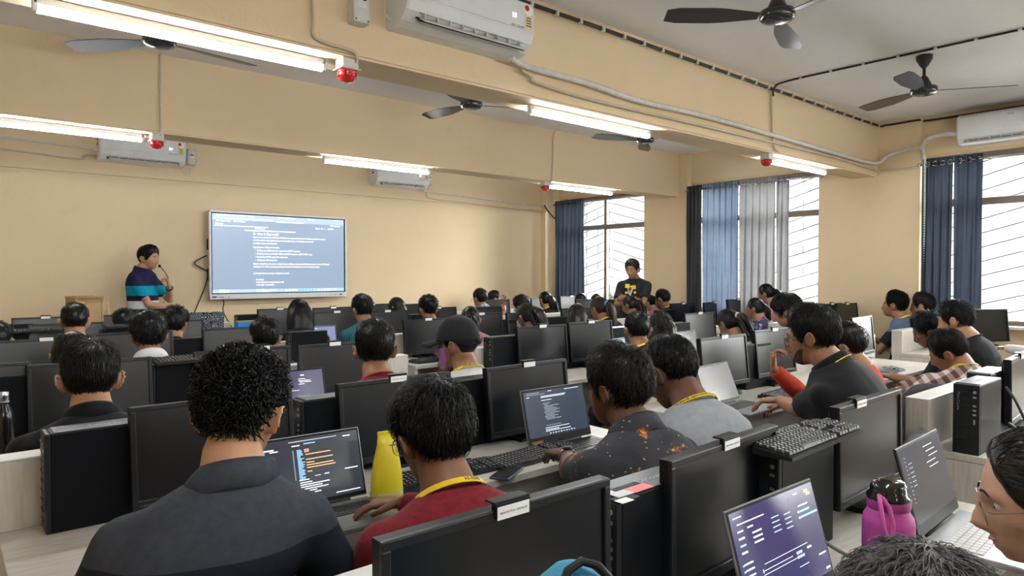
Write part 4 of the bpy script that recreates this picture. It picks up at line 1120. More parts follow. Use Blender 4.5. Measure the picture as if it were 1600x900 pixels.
HL = {  # azimuth from the face, hairline height
    'short': ([0, .45, .8, 1.05, 1.25, 1.5, 1.7, 2.0, 2.5, PI], [.066, .064, .040, .004, -.020, .000, .012, -.026, -.062, -.068]),
    'long': ([0, .3, .6, .9, 1.2, 1.5, 1.8, 2.2, PI], [.072, .062, .030, -.01, -.035, -.04, -.06, -.085, -.09]),
    'bowl': ([0, .45, .8, 1.05, 1.3, 1.5, 1.7, 2.0, 2.5, PI], [.034, .030, .012, -.01, -.02, -.006, -.01, -.055, -.078, -.080]),
    'tied': ([0, .4, .8, 1.1, 1.4, 1.7, 2.1, PI], [.083, .074, .045, .006, -.012, -.02, -.055, -.07])}
def hair_thick(p, az, st):
    h = p[:, 2] - np.interp(az, *HL[st['line']])
    t = st['side'] + (st['top'] - st['side']) * smooth(-.005, .075, p[:, 2])
    if st.get('quiff'): t = t + st['quiff'] * smooth(.02, .09, p[:, 1]) * smooth(.05, .09, p[:, 2])
    return t * (.12 + .88 * smooth(0, st.get('fade', .03), h)) - .002 * (h < .004), h
STY = {
    'crop':  dict(line='short', top=.020, side=.0065, fade=.06, strands=.8, len=.17, lift=.004),
    'short': dict(line='short', top=.030, side=.012, fade=.08, strands=1, len=.22, lift=.006, hmin=.018),
    'thick': dict(line='short', top=.036, side=.017, fade=.06, strands=1, len=.26, lift=.010, hmin=.012),
    'quiff': dict(line='short', top=.030, side=.010, fade=.05, strands=1, len=.25, lift=.008, quiff=.020),
    'curly': dict(line='short', top=.036, side=.006, fade=.075, strands=1, len=.26, lift=.006, curl=.0095, lump=.007, hmin=.034),
    'afro':  dict(line='short', top=.052, side=.040, fade=.03, strands=1, len=.2, lift=.006, curl=.010, lump=.010),
    'bowl':  dict(line='bowl', top=.036, side=.026, fade=.02, strands=1, len=.4, lift=.004),
    'tied':  dict(line='tied', top=.013, side=.010, fade=.02, strands=.6, len=.35, lift=.002, back=True),
    'long':  dict(line='long', top=.017, side=.016, fade=.02, strands=.8, len=.6, lift=.003),
    'wavy':  dict(line='long', top=.022, side=.020, fade=.02, strands=.8, len=.4, lift=.006, lump=.006, curl=.006),
}
def hair_mb(style, seed, nst, rad):
    st = STY[style]; mb = MB(); nu, nv = (56, 20) if nst > 450 else (40, 14)
    a = np.arange(nu) / nu * 2 * PI; az = np.minimum(a, 2 * PI - a)
    zh = np.interp(az, *HL[st['line']])
    th_end = np.arccos(np.clip((zh - .004) / .112, -1, 1))
    rings = []
    for s in np.linspace(.02, 1, nv):
        th = th_end * s
        d = unit(np.stack([np.sin(th) * np.sin(a), np.sin(th) * np.cos(a), np.cos(th)], 1))
        p = head_pt(d); n = unit(p - np.array([0, -.005, -.01])); t, h = hair_thick(p, az, st)
        if st.get('lump'): t = t + st['lump'] * wob(p, 130, seed) * smooth(0, .03, h)
        t = t + .0022 * wob(p, 420, seed + 1) * smooth(.005, .03, h)
        rings.append(p + n * t[:, None])
    mb.loft(rings[::-1], 0, True, True)
    if nst:
        r = np.random.default_rng(seed); N = int(nst * st['strands']); K = 5 if st.get('curl') else 4
        d = unit(r.normal(size=(N * 3, 3)) * (1, 1, .9) + (0, -.1, .35)); p = head_pt(d)
        azp = np.abs(np.arctan2(p[:, 0], p[:, 1])); _, h = hair_thick(p, azp, st)
        d = d[h > st.get('hmin', .008)][:N]; N = len(d)
        crown = unit(np.array([.12, -.35, .93]) if not st.get('back') else np.array([0, .9, .3]))
        flow = d - crown; flow = unit(flow - d * (flow * d).sum(1, keepdims=True))
        jit = r.normal(size=(N, 3)) * (.35 if not st.get('curl') else 1.0); flow = unit(flow + jit - d * ((flow + jit) * d).sum(1, keepdims=True))
        L = st['len'] * r.uniform(.6, 1.3, N); lift = st['lift'] * r.uniform(0, 1.6, N); ph = r.uniform(0, 6, N)
        rings = []
        for k in range(K + 1):
            f = k / K
            dd = unit(d + flow * (L * f)[:, None]); p = head_pt(dd); az2 = np.abs(np.arctan2(p[:, 0], p[:, 1])); t, h = hair_thick(p, az2, st)
            n = unit(p - np.array([0, -.005, -.01]))
            if st.get('lump'): t = t + st['lump'] * wob(p, 130, seed) * smooth(0, .03, h)
            q = p + n * (np.maximum(t, .001) - .001 + lift * math.sin(f * 2.2))[:, None]
            if st.get('curl'):
                cr = st['curl'] * r.uniform(.8, 1.1); q = q + n * (cr * (.4 + np.sin(ph + f * 5)))[:, None] * .8 + flow * (cr * np.cos(ph + f * 5))[:, None] + np.cross(n, flow) * (cr * .6 * np.sin(ph * 2 + f * 4))[:, None]
            w = rad * (1 - .75 * f) + .0002
            sdir = unit(np.cross(n, flow + 1e-6))
            rings.append(np.stack([q - sdir * w, q + n * w * .8, q + sdir * w], 1))        # N,3,3
        V = np.stack(rings, 1).reshape(-1, 3)                                                # N,(K+1),3
        i = (np.arange(N) * (K + 1) * 3)[:, None, None]; kk = (np.arange(K) * 3)[None, :, None]; jj = np.arange(3)[None, None, :]
        A = i + kk + jj; Bq = i + kk + (jj + 1) % 3
        mb.add(V, np.stack([A, Bq, Bq + 3, A + 3], -1).reshape(-1, 4), 0, True)
    return mb
def lock(mb, P, w, d, n=14, seed=0, amp=.10):
    """a hank of hair: a flattened, ridged tube"""
    P = np.asarray(P, float); k = len(P)
    T = unit(np.gradient(P, axis=0)); rings = []; a = np.arange(n * 2) / (n * 2) * 2 * PI
    U = np.array([1., 0, 0]); r = np.random.default_rng(seed); ph = r.uniform(0, 6)
    for i in range(k):
        U = unit(U - T[i] * (U @ T[i])); Wv = np.cross(T[i], U)
        rr = 1 + amp * np.sin(a * n * .7 + ph) + amp * .6 * np.sin(a * 3 + i * .9)
        rings.append(P[i] + np.outer(np.cos(a) * w[i] * rr, U) + np.outer(np.sin(a) * d[i] * rr, Wv))
    mb.loft(rings, 0, True, True)
def spl(P, n=12):
    P = np.asarray(P, float); t = np.linspace(0, 1, len(P)); s = np.linspace(0, 1, n)
    # smooth interpolation
    out = []
    for c in range(P.shape[1]):
        out.append(np.interp(s, t, P[:, c]))
    Q = np.stack(out, 1)
    for _ in range(2): Q[1:-1] = .25 * Q[:-2] + .5 * Q[1:-1] + .25 * Q[2:]
    return Q
def remesh(mb, voxel, it=3, fac=.5):
    me = mb.mesh('tmp', M_black)
    o = bpy.data.objects.new('tmp', me); COL.objects.link(o)
    md = o.modifiers.new('r', 'REMESH'); md.mode = 'VOXEL'; md.voxel_size = voxel; md.use_smooth_shade = True
    if it: sm = o.modifiers.new('s', 'SMOOTH'); sm.factor = fac; sm.iterations = it
    dg = bpy.context.evaluated_depsgraph_get()
    r = bpy.data.meshes.new_from_object(o.evaluated_get(dg))
    V = np.empty(len(r.vertices) * 3); r.vertices.foreach_get('co', V); V = V.reshape(-1, 3)
    F = np.empty(len(r.loops), int); r.loops.foreach_get('vertex_index', F)
    tot = np.empty(len(r.polygons), int); r.polygons.foreach_get('loop_total', tot)
    out = MB()
    if (tot == 4).all(): out.add(V, F.reshape(-1, 4), 0, True)
    else:
        by = {}; p = 0
        for t in tot: by.setdefault(int(t), []).append(F[p:p + t]); p += t
        out.add(V, [np.array(x) for x in by.values()], 0, True)
    bpy.data.objects.remove(o); bpy.data.meshes.remove(me); bpy.data.meshes.remove(r)
    return out
def ik(S_, W_t, l1, l2, pole):
    S_, W_t = np.array(S_, float), np.array(W_t, float); d = W_t - S_; L = np.linalg.norm(d)
    mx = (l1 + l2) * .985
    if L > mx: W_t = S_ + d / L * mx; d = W_t - S_; L = mx
    a = (l1 * l1 - l2 * l2 + L * L) / (2 * L); h = math.sqrt(max(0, l1 * l1 - a * a)); u = d / L
    p = np.array(pole, float); p = p - u * (p @ u); p = p / (np.linalg.norm(p) + 1e-9)
    return S_ + u * a + p * h, W_t
def hand_mb(W, f, n, side, curl=.5, sc=1.0, spread=.0, fing=None, seg=8):
    """wrist W, f towards the fingers, n the back of the hand, side +1 if the thumb is on cross(f,n)"""
    f = unit(f); n = unit(np.array(n) - f * (np.array(n) @ f)); s = np.cross(f, n); mb = MB(); W = np.array(W, float)
    P = [W - f * .015, W + f * .012 * sc, W + f * .045 * sc, W + f * .078 * sc, W + f * .090 * sc]
    rings = []; a = np.arange(14) / 14 * 2 * PI
    for p, w, t in zip(P, (.024, .027, .038, .041, .036), (.018, .017, .0165, .013, .009)):
        rings.append(p + np.outer(np.cos(a) * w * sc, s) + np.outer(np.sin(a) * t * sc, n))
    mb.loft(rings, 0, True, True)
    fx = [(.030, .070, .0078), (.010, .080, .0082), (-.011, .074, .0080), (-.030, .058, .0070)]
    for k, (o, L, r) in enumerate(fx):
        c = curl if fing is None else fing[k]
        p = W + f * (.082 - .006 * abs(k - 1)) * sc + s * side * o * sc; ang = .25 * c; pts = [p - f * .02 * sc, p]
        for j, fr in enumerate((.45, .32, .23)):
            ang += c * (.75, .85, .6)[j]; sp = side * o * spread * 6
            dr = unit(f * math.cos(ang) - n * math.sin(ang) + s * sp); p = p + dr * L * fr * sc; pts.append(p)
        rr = np.array([.95, 1.05, .98, .9, .68]) * r * sc
        mb.tube(pts, rr, seg); mb.sphere(pts[-1], rr[-1], seg, 5)
    p = W + f * .022 * sc + s * side * .026 * sc; d1 = unit(s * side * .75 + f * .75 - n * .25); d2 = unit(s * side * .35 + f * .95 - n * .35)
    pts = [p - d1 * .012 * sc, p, p + d1 * .036 * sc, p + d1 * .036 * sc + d2 * .026 * sc]
    mb.tube(pts, np.array([.011, .0125, .0098, .0075]) * sc, seg); mb.sphere(pts[-1], .0075 * sc, seg, 5)
    return mb

# skin, hair and cloth
def skin_mat(name, c):
    m, nt, b = nodes(name); v = coord(nt)
    n = noise(nt, v, 14, 4)
    nt.links.new(ramp(nt, n, [(.3, tuple(x * .88 for x in c)), (.7, tuple(min(1, x * 1.1) for x in c))]), b.inputs['Base Color'])
    b.inputs['Roughness'].default_value = .48; b.inputs['Specular IOR Level'].default_value = .4
    b.inputs['Subsurface Weight'].default_value = .12; b.inputs['Subsurface Radius'].default_value = (.012, .005, .003); b.inputs['Subsurface Scale'].default_value = 1
    bump(nt, b, noise(nt, v, 380, 2), .12, .0006); return m
SK = {'e': skin_mat('skin_fair_brown', (.56, .34, .23)), 'a': skin_mat('skin_light_brown', (.46, .25, .15)), 'b': skin_mat('skin_brown', (.33, .165, .095)), 'c': skin_mat('skin_dark_brown', (.19, .088, .050)), 'd': skin_mat('skin_deep_brown', (.125, .058, .034))}
def lipc(k): return pm('lips_' + k, {'e': (.42, .17, .14), 'a': (.36, .13, .10), 'b': (.24, .085, .065), 'c': (.15, .06, .05), 'd': (.10, .045, .04)}[k], .4)
LIP = {k: lipc(k) for k in 'eabcd'}
def hair_mat(name, c, rough=.32):
    m, nt, b = nodes(name); v = coord(nt, (1, 1, .35)); n = noise(nt, v, 130, 3)
    nt.links.new(ramp(nt, n, [(.35, tuple(x * .6 for x in c)), (.7, tuple(x * 1.5 for x in c))]), b.inputs['Base Color'])
    b.inputs['Roughness'].default_value = rough; b.inputs['Specular IOR Level'].default_value = .26
    bump(nt, b, n, .5, .002); return m
H_blk = hair_mat('black_hair', (.0042, .0042, .005)); H_brn = hair_mat('brown_black_hair', (.011, .008, .0065)); H_warm = hair_mat('dark_brown_hair', (.030, .017, .011))
H_stub = hair_mat('stubble', (.075, .040, .026), .6); H_lit = hair_mat('hair_greyed_by_light', (.075, .075, .08), .45)  # last one is dark hair with the light on it put into its grey
M_eye = pm('eye_white', (.62, .58, .54), .25); M_iris = pm('dark_iris', (.012, .007, .004), .15)
M_lens = glass_mat(); M_lens.name = 'spectacle_lens'
M_lens.node_tree.nodes['Fresnel'].inputs[0].default_value = 1.15
M_gold = pm('thin_metal_rim', (.35, .30, .24), .3, metal=.9); M_rim = pm('black_rim', (.012, .012, .013), .3)
M_strap = pm('yellow_lanyard', (.80, .58, .015), .55, var=.08, vs=30); M_strapw = pm('white_lanyard', (.72, .70, .62), .6)
def cloth(name, c, var=.12, vs=30, bp=.35, bs=420, rough=.85):
    m, nt, b = nodes(name); v = coord(nt); n = noise(nt, v, vs, 5, .6); n2 = noise(nt, v, bs, 2)
    nt.links.new(ramp(nt, n, [(.3, tuple(x * (1 - var) for x in c)), (.7, tuple(x * (1 + var) for x in c))]), b.inputs['Base Color'])
    b.inputs['Roughness'].default_value = rough; b.inputs['Specular IOR Level'].default_value = .2
    b.inputs['Sheen Weight'].default_value = .05; b.inputs['Sheen Roughness'].default_value = .5
    bump(nt, b, n2, bp, .0012); return m
C_black = cloth('black_cotton', (.0065, .0075, .0105)); C_white = cloth('white_cotton', (.66, .67, .68), .05); C_grey = cloth('heather_grey_cotton', (.30, .33, .36), .1)
C_maroon = cloth('maroon_knit', (.17, .012, .020), .25, 60, .6, 300); C_teal = None; C_red = cloth('orange_red_cotton', (.42, .045, .022), .2, 40)
C_blue = cloth('dusty_blue_cotton', (.10, .15, .23), .12); C_navy = cloth('navy_cotton', (.012, .016, .04)); C_pink = cloth('dusty_pink_cotton', (.40, .20, .24), .3, 90)
C_olive = cloth('dark_grey_cotton', (.018, .019, .022)); C_jean = cloth('dark_denim', (.02, .026, .045), .2); C_cap = cloth('charcoal_cap_cloth', (.016, .017, .020), .12, 40, .3, 700)
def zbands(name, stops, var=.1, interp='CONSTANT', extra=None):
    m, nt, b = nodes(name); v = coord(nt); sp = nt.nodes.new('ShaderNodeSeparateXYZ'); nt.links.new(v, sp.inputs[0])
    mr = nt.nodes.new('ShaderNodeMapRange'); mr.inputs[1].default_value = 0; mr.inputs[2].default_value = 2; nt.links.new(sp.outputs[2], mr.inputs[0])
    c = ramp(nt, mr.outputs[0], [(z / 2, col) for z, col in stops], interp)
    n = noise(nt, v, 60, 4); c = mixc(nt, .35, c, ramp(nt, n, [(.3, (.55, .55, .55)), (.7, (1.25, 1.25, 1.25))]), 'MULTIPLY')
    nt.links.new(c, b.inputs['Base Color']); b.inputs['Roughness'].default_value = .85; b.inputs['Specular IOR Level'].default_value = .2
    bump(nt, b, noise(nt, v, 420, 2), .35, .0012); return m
def dots_mat():
    m, nt, b = nodes('teal_dotted_cotton'); v = coord(nt); vo = nt.nodes.new('ShaderNodeTexVoronoi'); vo.inputs['Scale'].default_value = 70; vo.inputs['Randomness'].default_value = .1; nt.links.new(v, vo.inputs[0])
    nt.links.new(ramp(nt, vo.outputs['Distance'], [(.25, (.10, .30, .34)), (.32, (.006, .10, .14))]), b.inputs['Base Color']); b.inputs['Roughness'].default_value = .8; return m
C_teal = dots_mat()
def flame_mat():
    m, nt, b = nodes('flame_print_cotton'); v = coord(nt, (1, 1, 1.6))
    base = ramp(nt, noise(nt, v, 9, 5), [(.35, (.012, .014, .020)), (.7, (.036, .038, .052))])
    n1 = noise(nt, v, 11, 4, .65); n2 = noise(nt, v, 55, 4, .7)
    c = mixc(nt, ramp(nt, n1, [(.62, (0, 0, 0)), (.67, (1, 1, 1))]), base, ramp(nt, n2, [(.35, (.10, .03, .02)), (.5, (.45, .10, .02)), (.62, (.75, .42, .03))]))
    vo = nt.nodes.new('ShaderNodeTexVoronoi'); vo.inputs['Scale'].default_value = 38; nt.links.new(v, vo.inputs[0])
    c = mixc(nt, ramp(nt, vo.outputs['Distance'], [(.10, (1, 1, 1)), (.15, (0, 0, 0))]), c, (.5, .26, .10))
    nt.links.new(c, b.inputs['Base Color']); b.inputs['Roughness'].default_value = .8; bump(nt, b, noise(nt, v, 420, 2), .3, .001); return m
C_flame = flame_mat()
def check_mat(name, a, b_, c_, w, rot=.5):
    m, nt, b = nodes(name); v = coord(nt); mp = nt.nodes.new('ShaderNodeMapping'); mp.inputs['Rotation'].default_value = (0, rot, .25); nt.links.new(v, mp.inputs[0])
    sp = nt.nodes.new('ShaderNodeSeparateXYZ'); nt.links.new(mp.outputs[0], sp.inputs[0])
    out = []
    for ax in (0, 2):
        ml = nt.nodes.new('ShaderNodeMath'); ml.operation = 'MULTIPLY'; ml.inputs[1].default_value = 1 / w; nt.links.new(sp.outputs[ax], ml.inputs[0])
        fr = nt.nodes.new('ShaderNodeMath'); fr.operation = 'FRACT'; nt.links.new(ml.outputs[0], fr.inputs[0])
        gt = nt.nodes.new('ShaderNodeMath'); gt.operation = 'GREATER_THAN'; gt.inputs[1].default_value = .5; nt.links.new(fr.outputs[0], gt.inputs[0]); out.append(gt.outputs[0])
    ad = nt.nodes.new('ShaderNodeMath'); ad.operation = 'ADD'; nt.links.new(out[0], ad.inputs[0]); nt.links.new(out[1], ad.inputs[1])
    hf = nt.nodes.new('ShaderNodeMath'); hf.operation = 'MULTIPLY'; hf.inputs[1].default_value = .5; nt.links.new(ad.outputs[0], hf.inputs[0])
    nt.links.new(ramp(nt, hf.outputs[0], [(0, a), (.3, b_), (.75, c_)], 'CONSTANT'), b.inputs['Base Color']); b.inputs['Roughness'].default_value = .85
    bump(nt, b, noise(nt, v, 400, 2), .3, .001); return m
C_plaid = check_mat('brown_white_check', (.62, .57, .54), (.30, .20, .17), (.085, .040, .035), .062, .45)
C_bcheck = check_mat('pale_blue_check', (.55, .62, .68), (.30, .42, .52), (.12, .22, .32), .05, 0)
def floral_mat():
    m, nt, b = nodes('floral_navy_cotton'); v = coord(nt); vo = nt.nodes.new('ShaderNodeTexVoronoi'); vo.inputs['Scale'].default_value = 34; nt.links.new(v, vo.inputs[0])
    sp = nt.nodes.new('ShaderNodeSeparateColor'); nt.links.new(vo.outputs['Color'], sp.inputs[0])
    nt.links.new(ramp(nt, sp.outputs[0], [(0, (.02, .03, .08)), (.45, (.03, .05, .12)), (.62, (.35, .05, .20)), (.75, (.45, .30, .28)), (.86, (.10, .18, .35))], 'CONSTANT'), b.inputs['Base Color']); b.inputs['Roughness'].default_value = .8; return m
C_floral = floral_mat()
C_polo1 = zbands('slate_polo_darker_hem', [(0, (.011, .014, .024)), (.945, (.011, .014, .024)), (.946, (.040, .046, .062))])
C_rugby = zbands('navy_turquoise_white_polo', [(0, (.012, .018, .05)), (1.09, (.012, .018, .05)), (1.13, (.62, .68, .74)), (1.205, (.008, .010, .03)), (1.265, (.0, .26, .40)), (1.365, (.012, .014, .05))])
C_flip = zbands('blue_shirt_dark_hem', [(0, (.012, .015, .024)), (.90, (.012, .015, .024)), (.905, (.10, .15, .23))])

SHOE = None
def person(label, u, vtop, Y, hs=1.0, head=0, pitch=0, roll=0, hair='short', hcol=None, shirt=None, skin='b', body=0, lean=.10, lat=0, hipz=0, vox=.012, long=False, neckz=0,
           arms=None, face=True, strap=None, glasses=None, beard=0, stand=False, pony=None, longhair=None, cap=False, mask=False, collar=None, nst=None, sd=0, side=None, eyes=True, strap_txt=None, chair=True, trousers=None, extra=None, bulk=1.0, zt=None):
    seed = sum(ord(c) * (i + 1) for i, c in enumerate(label)) % 9973
    hcol = hcol or H_blk; shirt = shirt or C_black
    st = STY[hair]
    top = .116 * hs + st['top'] * hs * (1 if not cap else .6)
    p = atY(u, vtop, Y)
    hz = (p.z if zt is None else zt) - top * math.cos(R_(pitch)) ** .5
    az = R_(body)
    root = thing('person', label, 'person', (0, 0, 0), -az)
    lx = 0.0
    off = Matrix.Rotation(-az, 3, 'Z') @ Vector((lat, lean, 0))
    root.location = (p.x - off.x, p.y - off.y, 0)
    HC = np.array([lat, lean, hz])
    hy = -(R_(head) - az)
    Rm = (Matrix.Rotation(hy, 3, 'Z') @ Matrix.Rotation(-R_(pitch), 3, 'X') @ Matrix.Rotation(R_(roll), 3, 'Y'))
    A = np.array(Rm) * hs
    tf = lambda q: q @ A.T + HC
    def TM(mb):
        M = np.eye(4); M[:3, :3] = A; M[:3, 3] = HC; return M
    # --- skeleton in body space
    J = HC + A @ np.array([0, -.022, -.070])
    NB = J + np.array([0, -.034, -.040 + neckz]) * hs
    hip = np.array([0, -.02, (.53 if not stand else .98) + hipz])
    mid = hip * .5 + NB * .5 + np.array([0 - .0 * lat, -.035 if not stand else -.015, 0])
    ts = np.linspace(0, 1, 12)
    sp = np.array([(1 - t) ** 2 * hip + 2 * t * (1 - t) * (2 * mid - .5 * hip - .5 * NB) + t * t * NB for t in ts])
    T = unit(np.gradient(sp, axis=0))
    wx = np.interp(ts, [0, .2, .5, .72, .84, .92, .97, 1], [.165, .150, .168, .195, .195, .150, .098, .070]) * bulk
    wy = np.interp(ts, [0, .2, .5, .72, .84, .92, .97, 1], [.118, .112, .120, .122, .106, .090, .074, .064]) * bulk
    def torso(inf, mbx, t0=0):
        rings = []; a = np.arange(22) / 22 * 2 * PI
        for i in range(t0, 12):
            X = np.array([1., 0, 0]); N = unit(np.cross(X, T[i])) * -1
            ca, sa = np.cos(a), np.sin(a)
            rings.append(sp[i] + np.outer(np.sign(ca) * np.abs(ca) ** .85 * (wx[i] + inf), X) + np.outer(np.sign(sa) * np.abs(sa) ** .9 * (wy[i] + inf), N))
        mbx.loft(rings, 0, True, True)
    iS = sp[9] * .75 + sp[10] * .25
    Sh = {s: iS + np.array([s * .170 * bulk, 0, -.020]) for s in (-1, 1)}
    arms = arms or {}
    # desk in front? hands on it, otherwise in the lap
    elb, wri, hinfo = {}, {}, {}
    for s in (-1, 1):
        spec = arms.get(s)
        if spec is None:
            if stand: tgt = Sh[s] + np.array([s * .05, .05, -.53]); pole = (s * .3, -1, 0)
            else: tgt = np.array([s * .12, lean * .3 + .34, .72]); pole = (s * .6, -.5, -.8)
            hf, hn, curl = (0, 1, -.35), (0, .3, 1), .5
        else:
            tgt = np.array(spec['w'], float)
            if spec.get('world', False):
                q = Matrix.Rotation(az, 3, 'Z') @ (Vector(tgt) - Vector(root.location)); tgt = np.array(q)
            pole = spec.get('pole', (s * .6, -.4, -.8)); hf = spec.get('f', (0, 1, -.3)); hn = spec.get('n', (0, .3, 1)); curl = spec.get('curl', .5)
        elb[s], wri[s] = ik(Sh[s], tgt, .285, .255, pole)
        hinfo[s] = (hf, hn, curl, (spec or {}).get('fing'), (spec or {}).get('spread', .1))
    # --- body mesh
    b = MB()
    hd = MB(); rings = [head_pt(d) for d in sph(64 if vox < .01 else 44, 56 if vox < .01 else 40, -.9995, .9995)][::-1]
    hd.loft(rings, 0, True, True)
    for s in (-1, 1):      # ears: rim, bowl, lobe
        e = MB(); c = np.array([s * .0735, -.006, -.004])
        rim = [(.0, .012, -.022), (.004, .016, -.002), (.010, .013, .018), (.014, .000, .029), (.016, -.014, .024), (.016, -.020, .008), (.012, -.015, -.012), (.006, -.002, -.026), (.002, .008, -.028)]
        e.tube([c + np.array([s * (x * 1.75 - .002), y, z * 1.08]) for x, y, z in rim], .0052, 8)
        e.sphere(c + np.array([s * .007, -.003, .002]), (.009, .015, .026), 10, 6)
        hd.merge(e)
    b.merge(hd, TM(hd))
    b.tube([HC + A @ np.array([0, -.010, -.035]), J, NB + np.array([0, 0, .012]), NB + np.array([0, -.008, -.05])], np.array([[.052, .058], [.060, .060], [.068, .064], [.090, .068]]) * hs, 18)
    torso(-.012, b)
    for s in (-1, 1):
        b.tube([Sh[s] * .9 + iS * .1, Sh[s], Sh[s] * .5 + elb[s] * .5, elb[s], elb[s] * .65 + wri[s] * .35, wri[s]], [.05, .050, .044, .037, .037, .025], 12)
        b.sphere(Sh[s], .052); b.sphere(elb[s], .037)
    B = remesh(b, vox, 3 if vox < .01 else 2)
    for s in (-1, 1):
        hf, hn, curl, fing, spread = hinfo[s]
        B.merge(hand_mb(wri[s], hf, hn, -s, curl, .95 * (hs ** .3), spread, fing, 8 if vox < .01 else 6))
    obj('body', B, SK[skin], root)
    # --- clothes
    sm = MB(); torso(.010, sm)
    for s in (-1, 1):
        if long:
            sm.tube([Sh[s] * .85 + iS * .15, Sh[s], Sh[s] * .5 + elb[s] * .5, elb[s], elb[s] * .5 + wri[s] * .5, wri[s] * .97 + elb[s] * .03], [.062, .064, .058, .052, .046, .036], 14)
            sm.sphere(elb[s], .052)
        else:
            e = Sh[s] * .28 + elb[s] * .72
            sm.tube([Sh[s] * .85 + iS * .15, Sh[s], Sh[s] * .55 + e * .45, e], [.063, .066, .063, .062], 14)
        sm.sphere(Sh[s], (.064, .064, .060))
    SM = remesh(sm, max(.0115, vox * 1.15), 6 if vox < .009 else 3)
    V = SM.V[0]; wr = wob(V * np.array([1, 1, .55]), 38, seed) * .0045 + wob(V * np.array([.6, 1, 1]), 75, seed + 5) * .0022
    ctr = np.array([0, 0, 0]); nrm = unit(np.stack([V[:, 0], V[:, 1] - np.interp(V[:, 2], sp[:, 2], sp[:, 1]), np.zeros(len(V))], 1))
    SM.V[0] = V + nrm * wr[:, None]
    shr = obj('shirt', SM, shirt, root)
    up = unit(NB - sp[9])
    side_ = np.array([1., 0, 0]); fw = np.cross(up, side_)
    def nring(r, dz, ry=None, n=28, a0=0, a1=2 * PI, sag=0):
        a = np.linspace(a0, a1, n)
        return NB + up * dz + np.outer(np.sin(a) * r, side_) + np.outer(-np.cos(a) * (ry or r), fw) * -1 + np.outer((1 + np.cos(a)) * .5 * -sag, up)
    if collar:
        c = MB(); a0, a1 = .22, 2 * PI - .22
        c.loft([nring(.070 * hs, -.005, None, 30, a0, a1, .03), nring(.068 * hs, .030, None, 30, a0, a1, .03), nring(.073 * hs, .035, None, 30, a0, a1, .03), nring(.082 * hs, .026, None, 30, a0, a1, .04), nring(.106 * hs, -.022, .094, 30, a0, a1, .055)], 0, False, True, False, False)
        co = obj('collar', c, shirt if collar is True else collar, root); so = co.modifiers.new('s', 'SOLIDIFY'); so.thickness = .004; so.offset = 0
    else:
        c = MB(); ring = nring(.074 * hs, .004, None, 29, 0, 2 * PI, .03)[:-1]; c.tube(ring, .0075, 6, closed=True); obj('neckband', c, shirt, root)
    if strap:
        def path():
            k = nring(.090 * hs, .012 if collar else .008, .086, 25, .45, 2 * PI - .45, .05)
            fr = [k[0], sp[8] + np.array([-.03, 0, 0]) + fw * (wy[8] + .022), sp[6] + fw * (wy[6] + .026)]
            fr2 = [k[-1], sp[8] + np.array([.03, 0, 0]) + fw * (wy[8] + .022), sp[6] + fw * (wy[6] + .026)]
            q = [fr[2], fr[1]] + list(k) + [fr2[1], fr2[2]]
            return np.array(q)
        q = path(); Tq = unit(np.gradient(q, axis=0)); cen = sp[8] * .0 + NB
        c = MB(); rings = []
        for i in range(len(q)):
            out = q[i] - cen; out = unit(out - Tq[i] * (out @ Tq[i])); wdir = np.cross(Tq[i], out)
            # the band lies on the shoulders, sloping outwards
            wdir = unit(wdir * .75 + out * .55 * (1 if wdir[2] < 0 else -1)); nn = np.cross(wdir, Tq[i])
            w = .0085; rings.append(np.array([q[i] - wdir * w + nn * .0012, q[i] + wdir * w + nn * .0012, q[i] + wdir * w - nn * .0012, q[i] - wdir * w - nn * .0012]))
        c.loft(rings, 0, True, False); lo = obj('lanyard', c, strap, root)
        if strap_txt:
            tm = text_mb(strap_txt, .0135, 0, .0002, 'CENTER', .0002); V = np.concatenate(tm.V)
            seg = np.linalg.norm(np.diff(q, axis=0), axis=1); acc = np.concatenate([[0], np.cumsum(seg)]); m0 = acc[-1] * .5 + strap_txt_off.get(label, 0)
            out = []
            for x, y, z in V:
                s_ = np.clip(m0 + x, 0, acc[-1] - 1e-6); i = int(np.searchsorted(acc, s_) - 1); i = max(i, 0); f = (s_ - acc[i]) / seg[i]
                c4 = rings[i] * (1 - f) + rings[i + 1] * f
                mid_ = (c4[0] + c4[1]) / 2; wv = unit(c4[1] - c4[0]); nv = unit(c4[0] - c4[3])
                if wv[2] > 0: wv = -wv
                if nv @ (mid_ - cen) < 0: nv = -nv
                out.append(mid_ - wv * (y - .0045) + nv * (.0018 + z))
            tm2 = MB(); tm2.V = [np.array(out)]; tm2.F = tm.F; tm2.n = len(out); obj('lanyard_lettering', tm2, M_ink, lo)
    # legs, shoes
    lg = MB(); shm = MB()
    for s in (-1, 1):
        if stand: kn = np.array([s * .10, .02, .50]); an = np.array([s * .11, -.01, .09])
        else: kn = np.array([s * .13, .40, .50]); an = np.array([s * .13, .36, .09])
        h0 = hip + np.array([s * .085, .0, -.02])
        lg.tube([h0, h0 * .5 + kn * .5, kn, kn * .5 + an * .5, an], [.088, .080, .062, .058, .048], 12); lg.sphere(kn, .062)
        shm.merge(MB().bbox((an[0], an[1] + .055, .038), (.09, .26, .075), .025))
    lg.sphere(hip + np.array([0, 0, -.02]), (.165, .115, .09), 16, 8)
    obj('trousers', lg, trousers or C_jean, root); obj('shoes', shm, M_black, root)
    # --- hair
    if nst is None: nst = 1400 if vox < .009 else (300 if vox < .0125 else 120)
    rad = (.0013 if not STY[hair].get('curl') else .0028) if vox < .009 else .0022
    hm = hair_mb(hair, seed, 0 if cap else nst, rad)
    h2 = MB()
